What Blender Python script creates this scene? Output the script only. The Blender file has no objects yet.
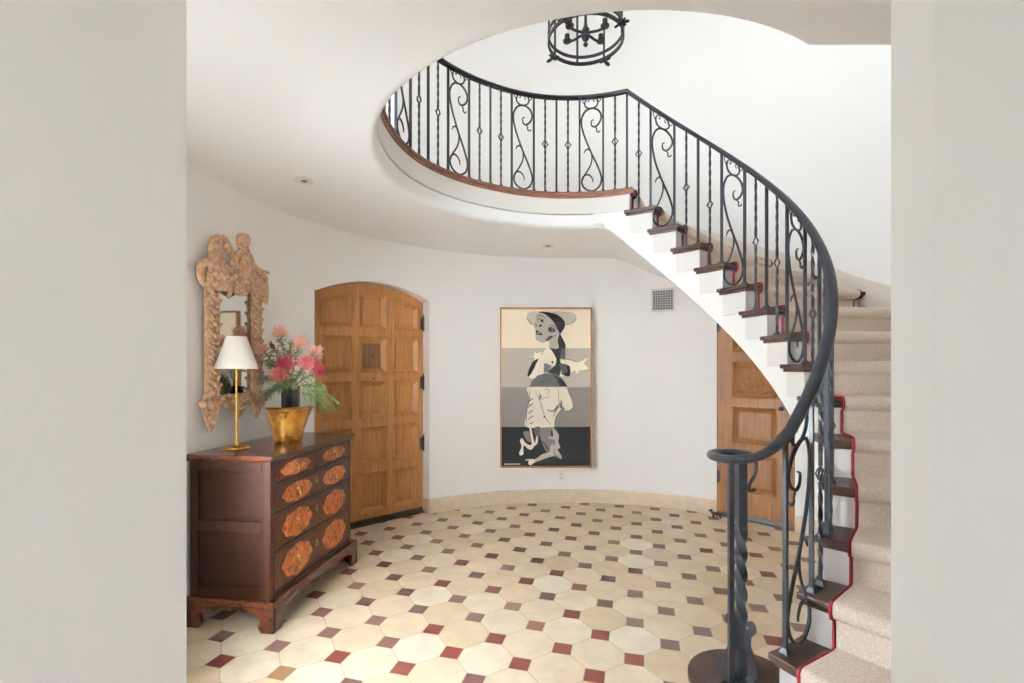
import bpy, math, random
from mathutils import Vector, Matrix, noise
random.seed(7)
PI = math.pi
sc = bpy.context.scene
COL = sc.collection
def lerp(a, b, t): return a + (b - a) * t
def rad(d): return d * PI / 180.0

# ------------------------------------------------------------------ mesh builder
class MB:
    def __init__(s): s.v = []; s.f = []; s.m = []; s.mi = 0
    def add(s, vs, fs):
        n = len(s.v); s.v += [tuple(v) for v in vs]
        s.f += [tuple(i + n for i in f) for f in fs]; s.m += [s.mi] * len(fs)
    def box(s, lo, hi, M=None):
        x0, y0, z0 = lo; x1, y1, z1 = hi
        vs = [(x0,y0,z0),(x1,y0,z0),(x1,y1,z0),(x0,y1,z0),(x0,y0,z1),(x1,y0,z1),(x1,y1,z1),(x0,y1,z1)]
        if M: vs = [M @ Vector(v) for v in vs]
        s.add(vs, [(0,3,2,1),(4,5,6,7),(0,1,5,4),(1,2,6,5),(2,3,7,6),(3,0,4,7)])
    def prism(s, poly, z0, z1, M=None, inset=0):
        n = len(poly)
        vs = [(p[0],p[1],z0) for p in poly] + [(p[0],p[1],z1) for p in poly]
        if inset:
            cx = sum(p[0] for p in poly)/n; cy = sum(p[1] for p in poly)/n
            for i in range(n):
                x,y,z = vs[n+i]; d = math.hypot(x-cx,y-cy) or 1
                vs[n+i] = (x-(x-cx)/d*inset, y-(y-cy)/d*inset, z)
        if M: vs = [M @ Vector(v) for v in vs]
        s.add(vs, [tuple(range(n-1,-1,-1)), tuple(range(n,2*n))] + [(i,(i+1)%n,n+(i+1)%n,n+i) for i in range(n)])
    def lathe(s, prof, n=32, M=None, cap=True):
        vs = []; fs = []
        for r, z in prof:
            for k in range(n):
                a = 2*PI*k/n; vs.append(Vector((r*math.cos(a), r*math.sin(a), z)))
        for j in range(len(prof)-1):
            for k in range(n):
                fs.append((j*n+k, j*n+(k+1)%n, (j+1)*n+(k+1)%n, (j+1)*n+k))
        if cap:
            fs.append(tuple(range(n-1,-1,-1))); q=(len(prof)-1)*n; fs.append(tuple(range(q,q+n)))
        if M: vs = [M @ v for v in vs]
        s.add(vs, fs)
    def sweep(s, pts, prof, closed=False, up=None, scale=None, twist=None, caps=True):
        pts = [Vector(p) for p in pts]; n = len(pts); m = len(prof); vs = []
        prev = None
        for i in range(n):
            a = pts[(i-1)%n] if (closed or i>0) else pts[i]
            b = pts[(i+1)%n] if (closed or i<n-1) else pts[i]
            t = (b-a).normalized()
            if up is not None:
                u = Vector(up(i) if callable(up) else up); side = t.cross(u)
                if side.length < 1e-6: side = Vector((1,0,0))
                side.normalize(); w = side.cross(t)
            else:
                if prev is None:
                    side = t.orthogonal().normalized()
                else:
                    side = (prev - t*prev.dot(t))
                    side = side.normalized() if side.length > 1e-6 else t.orthogonal().normalized()
                prev = side; w = side.cross(t)
            k = scale(i) if scale else 1.0
            th = twist(i) if twist else 0.0
            c0, s0 = math.cos(th), math.sin(th)
            for (x, y) in prof:
                X = (x*c0-y*s0)*k; Y = (x*s0+y*c0)*k
                vs.append(pts[i] + side*X + w*Y)
        fs = []
        for i in range(n if closed else n-1):
            j = (i+1)%n
            for q in range(m):
                fs.append((i*m+q, i*m+(q+1)%m, j*m+(q+1)%m, j*m+q))
        if not closed and caps:
            fs.append(tuple(range(m-1,-1,-1))); fs.append(tuple(range((n-1)*m, n*m)))
        s.add(vs, fs)
    def tube(s, pts, r, n=6, closed=False, scale=None, up=None):
        s.sweep(pts, [(r*math.cos(2*PI*k/n+PI/4), r*math.sin(2*PI*k/n+PI/4)) for k in range(n)], closed, up, scale)
    def ell(s, c, r, M=None, nu=12, nv=8):
        vs = []; fs = []
        for j in range(nv+1):
            th = PI*j/nv
            for k in range(nu):
                a = 2*PI*k/nu
                v = Vector((r[0]*math.sin(th)*math.cos(a), r[1]*math.sin(th)*math.sin(a), r[2]*math.cos(th)))
                if M: v = M @ v
                vs.append(v + Vector(c))
        for j in range(nv):
            for k in range(nu):
                fs.append((j*nu+k, (j+1)*nu+k, (j+1)*nu+(k+1)%nu, j*nu+(k+1)%nu))
        s.add(vs, fs)
    def tri(s, a, b, c): s.add([a,b,c], [(0,1,2)])
    def quad(s, a, b, c, d): s.add([a,b,c,d], [(0,1,2,3)])
    def build(s, name, mat, parent=None, smooth=None, bevel=0, kind=None):
        me = bpy.data.meshes.new(name)
        me.from_pydata(s.v, [], s.f)
        mats = mat if isinstance(mat, (list, tuple)) else [mat]
        for m_ in mats: me.materials.append(m_)
        if len(mats) > 1: me.polygons.foreach_set('material_index', s.m)
        me.validate(); me.update()
        if smooth is not None:
            me.polygons.foreach_set('use_smooth', [True]*len(me.polygons))
            if smooth < 179:
                me.set_sharp_from_angle(angle=rad(smooth))
        o = bpy.data.objects.new(name, me); COL.objects.link(o)
        if bevel:
            b = o.modifiers.new('bevel', 'BEVEL'); b.width = bevel; b.segments = 2; b.limit_method = 'ANGLE'; b.angle_limit = rad(40)
        if parent is not None:
            o.parent = parent; o.matrix_parent_inverse = parent.matrix_world.inverted() if parent.matrix_world != Matrix() else Matrix()
        if kind: o['kind'] = kind
        return o
def empty(name, loc=(0,0,0)):
    o = bpy.data.objects.new(name, None); COL.objects.link(o)
    o.location = loc; o.matrix_world = Matrix.Translation(loc); o.empty_display_size = .1
    return o
def tag(o, label, cat, group=None):
    o['label'] = label; o['category'] = cat
    if group: o['group'] = group
    return o
def plab(o, label): o['label'] = label; return o

# ------------------------------------------------------------------ materials
def srgb(r, g, b):
    f = lambda c: (c/255/12.92) if c/255 <= .04045 else ((c/255+.055)/1.055)**2.4
    return (f(r), f(g), f(b), 1)
def base_mat(name, col, rough=.5, metal=0, spec=.5, coat=0):
    m = bpy.data.materials.new(name); m.use_nodes = True
    b = m.node_tree.nodes['Principled BSDF']
    b.inputs['Base Color'].default_value = col; b.inputs['Roughness'].default_value = rough
    b.inputs['Metallic'].default_value = metal; b.inputs['Specular IOR Level'].default_value = spec
    b.inputs['Coat Weight'].default_value = coat; b.inputs['Coat Roughness'].default_value = .15
    return m
def N(m, t, **kw):
    n = m.node_tree.nodes.new(t)
    for k, v in kw.items(): setattr(n, k, v)
    return n
def L(m, a, b): m.node_tree.links.new(a, b)
def noise_col(m, c1, c2, scale=(5,5,5), nscale=4, detail=4, bump=0, lo=.35, hi=.65, bdist=.002, rot=(0,0,0), distort=0):
    nt = m.node_tree; b = nt.nodes['Principled BSDF']
    tc = N(m, 'ShaderNodeTexCoord'); mp = N(m, 'ShaderNodeMapping'); mp.inputs['Scale'].default_value = scale
    mp.inputs['Rotation'].default_value = rot
    L(m, tc.outputs['Object'], mp.inputs['Vector'])
    no = N(m, 'ShaderNodeTexNoise'); no.inputs['Scale'].default_value = nscale; no.inputs['Detail'].default_value = detail
    no.inputs['Distortion'].default_value = distort
    L(m, mp.outputs['Vector'], no.inputs['Vector'])
    r = N(m, 'ShaderNodeValToRGB'); r.color_ramp.elements[0].position = lo; r.color_ramp.elements[1].position = hi
    r.color_ramp.elements[0].color = c1; r.color_ramp.elements[1].color = c2
    L(m, no.outputs['Fac'], r.inputs['Fac']); L(m, r.outputs['Color'], b.inputs['Base Color'])
    if bump:
        bp = N(m, 'ShaderNodeBump'); bp.inputs['Strength'].default_value = bump; bp.inputs['Distance'].default_value = bdist
        L(m, no.outputs['Fac'], bp.inputs['Height']); L(m, bp.outputs['Normal'], b.inputs['Normal'])
    return m
def wall_mat(name, col, bump=.25):
    m = base_mat(name, col, .85, spec=.25)
    b = m.node_tree.nodes['Principled BSDF']
    tc = N(m, 'ShaderNodeTexCoord'); no = N(m, 'ShaderNodeTexNoise'); no.inputs['Scale'].default_value = 3.5; no.inputs['Detail'].default_value = 5
    L(m, tc.outputs['Object'], no.inputs['Vector'])
    bp = N(m, 'ShaderNodeBump'); bp.inputs['Strength'].default_value = bump; bp.inputs['Distance'].default_value = .01
    L(m, no.outputs['Fac'], bp.inputs['Height']); L(m, bp.outputs['Normal'], b.inputs['Normal'])
    return m
M_wall = wall_mat('plaster', srgb(238,236,232))
M_ceil = wall_mat('ceiling_plaster', srgb(236,234,231), .15)
M_white = base_mat('white_paint', srgb(236,233,228), .5, spec=.35)
M_cream = base_mat('cream_paint', srgb(219,214,206), .5, spec=.35)
M_base = noise_col(base_mat('baseboard_paint', srgb(204,184,160), .6), srgb(200,180,154), srgb(209,190,166), nscale=3)
M_skirt = base_mat('skirt_paint', srgb(222,212,200), .6)
M_iron = noise_col(base_mat('wrought_iron', srgb(38,41,46), .36, .25, .5), srgb(33,36,41), srgb(46,50,56), nscale=9)
M_dark = noise_col(base_mat('dark_oak', srgb(60,42,33), .38, 0, .4, .05), srgb(46,30,24), srgb(76,54,43), (3,3,30), 5, 5)
M_trimwood = noise_col(base_mat('reddish_oak', srgb(120,78,60), .35, 0, .5, .15), srgb(98,58,42), srgb(136,88,66), (3,3,30), 4, 5)
M_black = base_mat('black', srgb(22,22,22), .5)
M_brass = base_mat('brass', srgb(200,160,82), .25, 1)
M_steel = base_mat('steel', srgb(170,170,170), .3, 1)
def wood(name, c1, c2, axis='z', rough=.5, coat=0, s=7):
    m = base_mat(name, c1, rough, coat=coat)
    sc_ = {'z': (16,16,.9), 'x': (.9,16,16), 'y': (16,.9,16)}[axis]
    return noise_col(m, c1, c2, sc_, s/2, 6, bump=.06, lo=.2, hi=.8, bdist=.001, distort=.4)
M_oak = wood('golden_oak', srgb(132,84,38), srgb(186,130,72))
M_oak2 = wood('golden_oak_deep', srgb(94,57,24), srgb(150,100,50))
M_oakdark = wood('weathered_oak', srgb(92,62,40), srgb(142,102,66))
M_chest = wood('dark_walnut', srgb(32,15,8), srgb(66,31,15), 'z', .4, .05)
M_chest.node_tree.nodes['Principled BSDF'].inputs['Specular IOR Level'].default_value = .3
M_chestside = wood('dark_walnut_side', srgb(24,11,5), srgb(54,26,12), 'y', .5, 0)
M_chestside.node_tree.nodes['Principled BSDF'].inputs['Specular IOR Level'].default_value = .22
M_chestred = wood('red_walnut', srgb(44,20,11), srgb(92,46,23), 'y', .24, .3)
M_burl = noise_col(base_mat('burl_walnut', srgb(170,84,30), .3, coat=.25), srgb(112,46,12), srgb(204,112,38), (1,1,1), 26, 4, lo=.34, hi=.64, distort=1.2)
M_vein = noise_col(base_mat('drawer_veneer', srgb(70,32,16), .36, spec=.35, coat=.08), srgb(40,17,9), srgb(92,42,20), (2,2,2), 22, 5, distort=2)
M_gold = noise_col(base_mat('amber_glaze', srgb(186,126,44), .22, .7, .6, .4), srgb(138,82,18), srgb(214,158,70), (1,1,1), 11, 3, bump=.6, bdist=.006)
M_vase = base_mat('black_glaze', srgb(22,23,26), .16, 0, .6, .5)
M_shade = base_mat('lamp_fabric', srgb(246,242,234), .8)
def add_translucent(m, fac, col):
    nt = m.node_tree; b = nt.nodes['Principled BSDF']; o = nt.nodes['Material Output']
    t = N(m, 'ShaderNodeBsdfTranslucent'); t.inputs['Color'].default_value = col
    x = N(m, 'ShaderNodeMixShader'); x.inputs['Fac'].default_value = fac
    L(m, b.outputs[0], x.inputs[1]); L(m, t.outputs[0], x.inputs[2]); L(m, x.outputs[0], o.inputs['Surface'])
add_translucent(M_shade, .35, srgb(250,240,225))
M_mirror = base_mat('silvered_glass', srgb(205,205,200), .03, 1)
M_carve = noise_col(base_mat('carved_pine', srgb(192,154,122), .75), srgb(166,128,96), srgb(212,176,144), (1,1,1), 40, 5, bump=.5, bdist=.004)
M_frame = wood('walnut_frame', srgb(136,88,48), srgb(186,132,80))
M_carpet = noise_col(base_mat('stair_carpet', srgb(200,184,168), .95, spec=.1), srgb(186,168,150), srgb(222,208,194), (1,1,1), 150, 5, bump=.35, lo=.25, hi=.75, bdist=.002)
M_bind = base_mat('red_binding', srgb(112,20,30), .85, spec=.2)
M_glass = bpy.data.materials.new('window_glass'); M_glass.use_nodes = True
_b = M_glass.node_tree.nodes['Principled BSDF']; _b.inputs['Transmission Weight'].default_value = 1; _b.inputs['Roughness'].default_value = 0; _b.inputs['IOR'].default_value = 1.02
M_leaf = noise_col(base_mat('leaf_green', srgb(104,124,68), .55), srgb(72,98,48), srgb(140,156,92), (1,1,1), 30, 3)
M_leaf2 = base_mat('grey_green_leaf', srgb(112,124,104), .6)
M_stem = base_mat('stem', srgb(98,104,60), .6)

# floor: octagons and small square insets
PITCH, TH, OX, OY = .2555265, .524999, -6.173692, 10.149612
def floor_mat():
    m = base_mat('octagon_tile', (1,1,1,1), .42, spec=.4)
    nt = m.node_tree; b = nt.nodes['Principled BSDF']
    geo = N(m, 'ShaderNodeNewGeometry'); sep = N(m, 'ShaderNodeSeparateXYZ'); L(m, geo.outputs['Position'], sep.inputs[0])
    def val(x):
        return x
    def op(o, a, b_=None, c=None):
        n = N(m, 'ShaderNodeMath', operation=o)
        for i, q in enumerate((a, b_, c)):
            if q is None: continue
            if isinstance(q, (int, float)): n.inputs[i].default_value = q
            else: L(m, q, n.inputs[i])
        return n.outputs[0]
    x = op('SUBTRACT', op('DIVIDE', sep.outputs[0], PITCH), OX); y = op('SUBTRACT', op('DIVIDE', sep.outputs[1], PITCH), OY)
    c_, s_ = math.cos(TH), math.sin(TH)
    v = op('ADD', op('MULTIPLY', x, c_), op('MULTIPLY', y, s_))
    u = op('SUBTRACT', op('MULTIPLY', x, s_), op('MULTIPLY', y, c_))
    ru, rv = op('ROUND', u), op('ROUND', v)
    du = op('ABSOLUTE', op('SUBTRACT', u, ru)); dv = op('ABSOLUTE', op('SUBTRACT', v, rv))
    dd = op('SUBTRACT', op('ADD', du, dv), .268)                  # <0 inside the square inset
    insq = op('LESS_THAN', dd, 0.0)
    line = op('MINIMUM', op('MINIMUM', du, dv), op('ABSOLUTE', dd))
    line2 = op('MINIMUM', op('ABSOLUTE', dd), op('ADD', op('MINIMUM', du, dv), op('MULTIPLY', insq, 1.0)))
    grout = N(m, 'ShaderNodeMapRange'); grout.inputs['From Min'].default_value = .006; grout.inputs['From Max'].default_value = .017
    grout.inputs['To Min'].default_value = 1; grout.inputs['To Max'].default_value = 0; L(m, line2, grout.inputs['Value'])
    def rnd(a, bb):
        cmb = N(m, 'ShaderNodeCombineXYZ'); L(m, a, cmb.inputs[0]); L(m, bb, cmb.inputs[1])
        w = N(m, 'ShaderNodeTexWhiteNoise', noise_dimensions='3D'); L(m, cmb.outputs[0], w.inputs['Vector']); return w.outputs['Value']
    ro = rnd(op('FLOOR', u), op('FLOOR', v)); rs = rnd(op('ADD', ru, 100.0), op('ADD', rv, 37.0))
    def ramp(fac, cols):
        r = N(m, 'ShaderNodeValToRGB'); e = r.color_ramp.elements
        e[0].position, e[0].color = cols[0]; e[1].position, e[1].color = cols[-1]
        for p_, c in cols[1:-1]:
            k = e.new(p_); k.color = c
        L(m, fac, r.inputs['Fac']); return r.outputs['Color']
    co = ramp(ro, [(0, srgb(196,174,142)), (.3, srgb(210,191,161)), (.6, srgb(214,198,172)), (.8, srgb(200,180,146)), (1, srgb(222,209,188))])
    cs = ramp(rs, [(0, srgb(98,42,34)), (.22, srgb(108,54,44)), (.36, srgb(108,74,64)), (.7, srgb(120,92,82)), (.88, srgb(94,58,48)), (1, srgb(140,104,70))])
    n1 = N(m, 'ShaderNodeTexNoise'); n1.inputs['Scale'].default_value = 7; n1.inputs['Detail'].default_value = 8; n1.inputs['Roughness'].default_value = .65
    L(m, geo.outputs['Position'], n1.inputs['Vector'])
    mott = N(m, 'ShaderNodeMapRange'); mott.inputs['From Min'].default_value = .3; mott.inputs['From Max'].default_value = .7
    mott.inputs['To Min'].default_value = .84; mott.inputs['To Max'].default_value = 1.08; L(m, n1.outputs['Fac'], mott.inputs['Value'])
    def mix(f, a, bb, t='MIX'):
        q = N(m, 'ShaderNodeMix', data_type='RGBA', blend_type=t)
        if isinstance(f, float): q.inputs[0].default_value = f
        else: L(m, f, q.inputs[0])
        for i, w in ((6, a), (7, bb)):
            if isinstance(w, tuple): q.inputs[i].default_value = w
            else: L(m, w, q.inputs[i])
        return q.outputs[2]
    col = mix(insq, co, cs)
    cm = N(m, 'ShaderNodeCombineXYZ')
    for i in range(3): L(m, mott.outputs[0], cm.inputs[i])
    col = mix(1.0, col, cm.outputs[0], 'MULTIPLY')
    gf = op('MULTIPLY', grout.outputs[0], .75)
    col = mix(gf, col, srgb(176,158,130))
    L(m, col, b.inputs['Base Color'])
    rr = N(m, 'ShaderNodeMapRange'); rr.inputs['To Min'].default_value = .3; rr.inputs['To Max'].default_value = .55; L(m, n1.outputs['Fac'], rr.inputs['Value'])
    L(m, rr.outputs[0], b.inputs['Roughness'])
    h = op('SUBTRACT', op('MULTIPLY', n1.outputs['Fac'], .3), grout.outputs[0])
    bp = N(m, 'ShaderNodeBump'); bp.inputs['Strength'].default_value = .35; bp.inputs['Distance'].default_value = .002
    L(m, h, bp.inputs['Height']); L(m, bp.outputs['Normal'], b.inputs['Normal'])
    return m
M_floor = floor_mat()

# ------------------------------------------------------------------ plan of the round hall
CX, CY = .478, 2.885
def P(a, R, z): return Vector((CX + R*math.cos(rad(a)), CY + R*math.sin(rad(a)), z))
RISE = .185; A_TOP = 64.0; DA = 9.2
def A(k): return A_TOP - DA*(16-k)
HC = 2.66; HL = 16*RISE
def pitchz(a): return HL - (A_TOP - a)/DA*RISE
def interp(tab, x):
    if x <= tab[0][0]: return tab[0][1]
    for (x0,y0),(x1,y1) in zip(tab, tab[1:]):
        if x <= x1: return lerp(y0, y1, (x-x0)/(x1-x0))
    return tab[-1][1]
WT = [(20,2.47),(34,2.47),(50,2.45),(54,2.44),(62,2.42),(68,2.39),(78,2.345),(87,2.315),(111,2.31),(128,2.315),(145,2.35),(158,2.365),(190,2.365),(236,2.34)]
def WL(a): return interp(WT, a)
RU = 2.31
def soffit(a):
    l, h, k = 2.231 + (a-53.4)*.0201, HC-.002, .07
    t = max(0, min(1, .5+.5*(h-l)/k)); return lerp(h, l, t) - k*t*(1-t)

# floor
b = MB(); b.quad((-3,-3.2,0),(4.2,-3.2,0),(4.2,6.2,0),(-3,6.2,0)); b.quad((-3,-3.2,-.1),(-3,6.2,-.1),(4.2,6.2,-.1),(4.2,-3.2,-.1))
b.build('floor', M_floor, kind='structure')

# ---- lower wall with the two door openings
D1A = Vector((-1.7290, 4.1379)); D1B = Vector((-.8893, 4.9043))          # door one, floor line
D1u = (D1B-D1A).normalized(); D1n = Vector((D1u.y, -D1u.x)); D1w = (D1B-D1A).length
def arch1(t):                       # t metres from D1A
    q = (t - .56)/.585
    return 2.10 + .15*max(0, 1-q*q)
def outline_seg(mb, a0, a1, n, zb, zt, R0, thick=.25, flip=False):
    vs = []; fs = []
    for i in range(n+1):
        a = lerp(a0, a1, i/n); R = R0(a) if callable(R0) else R0
        z0 = zb(a) if callable(zb) else zb; z1 = zt(a) if callable(zt) else zt
        vs += [P(a,R,z0), P(a,R,z1), P(a,R+thick,z1), P(a,R+thick,z0)]
    for i in range(n):
        k = 4*i; j = k+4
        fs += [(k,k+1,j+1,j),(k+1,k+2,j+2,j+1),(k+2,k+3,j+3,j+2),(k+3,k,j,j+3)]
    fs += [(0,3,2,1),(4*n,4*n+1,4*n+2,4*n+3)]
    mb.add(vs, fs)
a1R, a1L = 124.4, 153.4
a2R, a2L = 33.9, 50.2
def t_on_door(a):
    p = P(a, WL(a), 0); return (Vector((p.x,p.y))-D1A).dot(D1u)
def wtop(a): return HC+.02 if a > 74 else soffit(a)+.03
w = MB()
outline_seg(w, 20, a2R, 6, 0, wtop, WL)
outline_seg(w, a2R, a2L, 8, 2.16, lambda a: max(2.2, wtop(a)), WL)
outline_seg(w, a2L, 74, 12, 0, wtop, WL)
outline_seg(w, 74, a1R, 30, 0, wtop, WL)
outline_seg(w, a1R, a1L, 40, lambda a: arch1(t_on_door(a))+.012, HC+.02, WL, .14)
outline_seg(w, a1L, 203, 34, 0, wtop, WL)
outline_seg(w, 203, 229, 10, 0, .60, WL); outline_seg(w, 203, 229, 10, 2.15, wtop, WL)
outline_seg(w, 229, 236, 4, 0, wtop, WL)
w.box((2.75,3.6,0),(2.95,3.9,.01))
w.build('wall_back', M_wall, smooth=30, kind='structure')
# outer stair wall and upper wall (taller, one storey up)
WIN = [(134,150,3.30,4.85),(196,222,3.30,4.85),(246,262,3.3,4.85)]  # first is real; the other two are unseen, added for light upstairs
HU = 5.35
u = MB()
def ubot(a): return 0 if a < 20 else (soffit(a)+.03 if a < 74 else HC+.01)
cuts = sorted({-56.0, 20.0, 74.0, 304.0} | {q for wn in WIN for q in wn[:2]})
for a0, a1 in zip(cuts, cuts[1:]):
    wn = [q for q in WIN if abs(q[0]-a0) < .1 and abs(q[1]-a1) < .1]
    n = max(2, int((a1-a0)/2.5))
    if wn:
        outline_seg(u, a0, a1, n, ubot, wn[0][2], RU, .22); outline_seg(u, a0, a1, n, wn[0][3], HU, RU, .22)
    elif a0 >= -57: outline_seg(u, a0+.0001, a1, n, ubot, HU, RU if a0 < 300 else RU, .14 if a1 <= 20 else .22)
u.build('wall_upper', M_wall, smooth=30, kind='structure')
ADDED_LOWWIN = (203,229,.60,2.15)  # unseen low window, added to light the lower hall
for wi, (a0, a1, z0, z1) in enumerate(WIN+[ADDED_LOWWIN]):
    f = MB(); R = RU+.12 + (.03 if wi == 3 else 0)
    def arc(R_, z, n=10): return [P(lerp(a0, a1, i/n), R_, z) for i in range(n+1)]
    for z in (z0+.02, z1-.02): f.sweep(arc(R, z), [(-.025,-.03),(.025,-.03),(.025,.03),(-.025,.03)], up=(0,0,1))
    for z in (lerp(z0,z1,.35), lerp(z0,z1,.68)): f.sweep(arc(R, z), [(-.012,-.014),(.012,-.014),(.012,.014),(-.012,.014)], up=(0,0,1))
    for k in range(4):
        a = lerp(a0, a1, k/3); e = .03 if k in (0,3) else .014
        a = a + (.6 if k == 0 else -.6 if k == 3 else 0)
        f.tube([P(a,R,z0), P(a,R,z1)], e, 4)
    fo = f.build('window_%d' % (wi+1), M_white, kind='structure')  # only the first is a real window, the rest are added for light
    g = MB(); outline_seg(g, a0, a1, 10, z0, z1, R-.002, .004); plab(g.build('pane', M_glass, fo), 'clear glass panes')
# dome ceiling of the stair well
cu = MB(); cu.prism([(P(a, RU+.25, 0).x, P(a, RU+.25, 0).y) for a in range(0,360,6)], HU-.005, HU+.1)
cu.build('ceiling_upper', M_ceil, kind='structure')

# ---- lower ceiling with the round void + upper floor slab
def grow(a):
    a = a % 360
    t = min(1, max(0, (a-118)/45)) if a < 250 else 1
    return .045*t*t*(3-2*t) if 64 < a else 0
def hole(a):
    s_ = math.sin(rad(a))
    if -70 < a < -20: return max(1.295, 1.115/abs(s_))
    return 1.25 + (grow(a) if (a > 64 or a < -64) else 0)
def Rout(a):
    return 2.5 if 20 < a < 74 else WL(a)+.03 if a > 0 else RU+.03
c = MB(); vs = []; fs = []
angs = [79.0 + i*(332.0-79.0)/128 for i in range(129)]       # 74.3 .. 332 (= -28)
def ha(a): return hole(a if a <= 180 else a-360)
prof = [(None, HC), (.045, HC), (.028, HC+.003), (.012, HC+.012), (.003, HC+.028), (0, HC+.05), (0, HL-.19)]
for a in angs:
    h = ha(a) - .045
    ro = WL(a)+.02 if a < 236 else RU+.03
    for off, z in prof:
        R = max(ro, h+.046) if off is None else h + off
        vs.append(P(a, R, z))
m_ = len(prof)
for i in range(len(angs)-1):
    for q in range(m_-1):
        fs.append((i*m_+q, i*m_+q+1, (i+1)*m_+q+1, (i+1)*m_+q))
c.add(vs, fs)
# slab body above, hidden between ceiling and floor
c.build('ceiling', M_ceil, smooth=40, kind='structure')
def strip(name, mat, angs, prof, Rf, closed=True, smooth=40, parent=None, kind=None, zf=None):
    mb = MB(); vs = []; m_ = len(prof); fs = []
    for a in angs:
        for off, z in prof: vs.append(P(a, Rf(a)+off, z + (zf(a) if zf else 0)))
    for i in range(len(angs)-1):
        for q in range(m_ if closed else m_-1):
            fs.append((i*m_+q, i*m_+(q+1)%m_, (i+1)*m_+(q+1)%m_, (i+1)*m_+q))
    if closed:
        fs.append(tuple(range(m_-1,-1,-1))); fs.append(tuple(range((len(angs)-1)*m_, len(angs)*m_)))
    mb.add(vs, fs)
    return mb.build(name, mat, parent, smooth=smooth, kind=kind)
Rf = lambda a: ha(a) - .045
la = [65.3 + i*(332.0-65.3)/130 for i in range(131)]
strip('trim_1', M_cream, la, [(.03,HL-.183),(.0,HL-.183),(-.006,HL-.178),(-.008,HL-.168),(-.008,HL-.03),(.03,HL-.03)], Rf, kind='structure', smooth=30)
lw = [64.0 + i*(332.0-64.0)/130 for i in range(131)]
nos = strip('trim_2', M_trimwood, lw, [(.15,HL-.03),(-.012,HL-.05),(-.018,HL-.046),(-.018,HL-.032),(-.022,HL-.029),(-.032,HL-.024),(-.032,HL-.006),(-.026,HL),(.15,HL)], Rf, kind='structure', smooth=30)
fl = MB(); vs=[]; fs=[]
for a in lw:
    for R, z in ((Rf(a)+.14, HL-.001), (max(RU+.02, Rf(a)+.16), HL-.001), (max(RU+.02, Rf(a)+.16), HL-.05), (Rf(a)+.14, HL-.05)): vs.append(P(a,R,z))
for i in range(len(lw)-1):
    for q in range(4): fs.append((i*4+q, i*4+(q+1)%4, i*4+4+(q+1)%4, i*4+4+q))
fs += [(3,2,1,0)]
fl.add(vs, fs); fl.build('floor_landing', M_trimwood, kind='structure')

# baseboard along the back wall
bb = MB()
for a0, a1 in ((20.5, a2R-.1), (a2L+.1, a1R), (a1L, 235)):
    n = int((a1-a0)/2)+2
    vs=[]; fs=[]; pr = [(0,0),(-.016,0),(-.016,.128),(-.011,.140),(0,.144)]
    for i in range(n+1):
        a = lerp(a0,a1,i/n)
        for o_, z in pr: vs.append(P(a, WL(a)+o_+.001, z))
    m_=len(pr)
    for i in range(n):
        for q in range(m_): fs.append((i*m_+q, i*m_+(q+1)%m_, (i+1)*m_+(q+1)%m_, (i+1)*m_+q))
    fs += [tuple(range(m_-1,-1,-1)), tuple(range(n*m_, (n+1)*m_))]
    bb.add(vs, fs)
bb.build('baseboard_back', M_base, smooth=30, kind='structure')

# door one reveal (side cheeks, arch soffit, threshold)
rv = MB(); vs=[]; fs=[]
n = 40
for i in range(n+1):
    a = lerp(a1R, a1L, i/n); p = P(a, WL(a), 0); t = t_on_door(a); z = arch1(t)+.012
    q = D1A + D1u*t - D1n*.03
    vs += [(p.x,p.y,z), (q.x,q.y,z)]
for i in range(n): fs.append((2*i, 2*i+1, 2*i+3, 2*i+2))
rv.add(vs, fs)
for a in (a1R, a1L):
    p = P(a, WL(a), 0); t = t_on_door(a); q = D1A + D1u*t - D1n*.05; z = arch1(t)+.03
    rv.quad((p.x,p.y,0),(q.x,q.y,0),(q.x,q.y,z),(p.x,p.y,z))
rv.build('trim_3', M_white, smooth=30, kind='structure')
# baseboard return on the right cheek
rb = MB(); p = P(a1R, WL(a1R), 0); t = t_on_door(a1R); q = D1A + D1u*t
d_ = (Vector((q.x,q.y))-Vector((p.x,p.y))).normalized(); nn = Vector((-d_.y, d_.x))
if nn.dot(Vector((-1,-.2))) < 0: nn = -nn
o2 = nn*.012
rb.prism([(p.x,p.y),(q.x,q.y),(q.x+o2.x,q.y+o2.y),(p.x+o2.x,p.y+o2.y)][::1], 0, .142)
rb.build('baseboard_left', M_base, kind='structure')

# ---- passage where the camera stands: left wall, jambs, header, added right-hand window for light
JY = .90
fw = MB()
fw.box((-1.0,JY-.094,0),(-.614,JY,HC+.02)); fw.box((.715,JY-.094,0),(2.3,JY,HC+.02)); fw.box((-.614,JY-.094,2.25),(.715,JY,HC+.02))
fw.build('wall_front', M_wall, kind='structure')
wl = MB(); wl.box((-.73,-3.1,0),(-.6141,JY-.02,HC+.02)); wl.build('wall_left', M_wall, kind='structure')
wr = MB()
wr.box((2.3,-3.1,0),(2.42,-2.4,HC+.02)); wr.box((2.3,-.6,0),(2.42,JY,HC+.02)); wr.box((2.3,-2.4,0),(2.42,-.6,.45)); wr.box((2.3,-2.4,2.4),(2.42,-.6,HC+.02)); wr.build('wall_right', M_wall, kind='structure')
wk = MB()
wk.box((-.73,-3.2,0),(2.42,-3.1,HC+.02))
wk.build('wall_rear', M_wall, kind='structure')
ce = MB(); ce.box((-.73,-3.2,HC+.0),(2.42,JY-.094,HC+.08)); ce.build('ceiling_passage', M_ceil, kind='structure')
wf = MB()
for y in (-2.375,-1.8,-1.2,-.625): wf.box((2.34,y-.025,.45),(2.39,y+.025,2.4))
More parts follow.
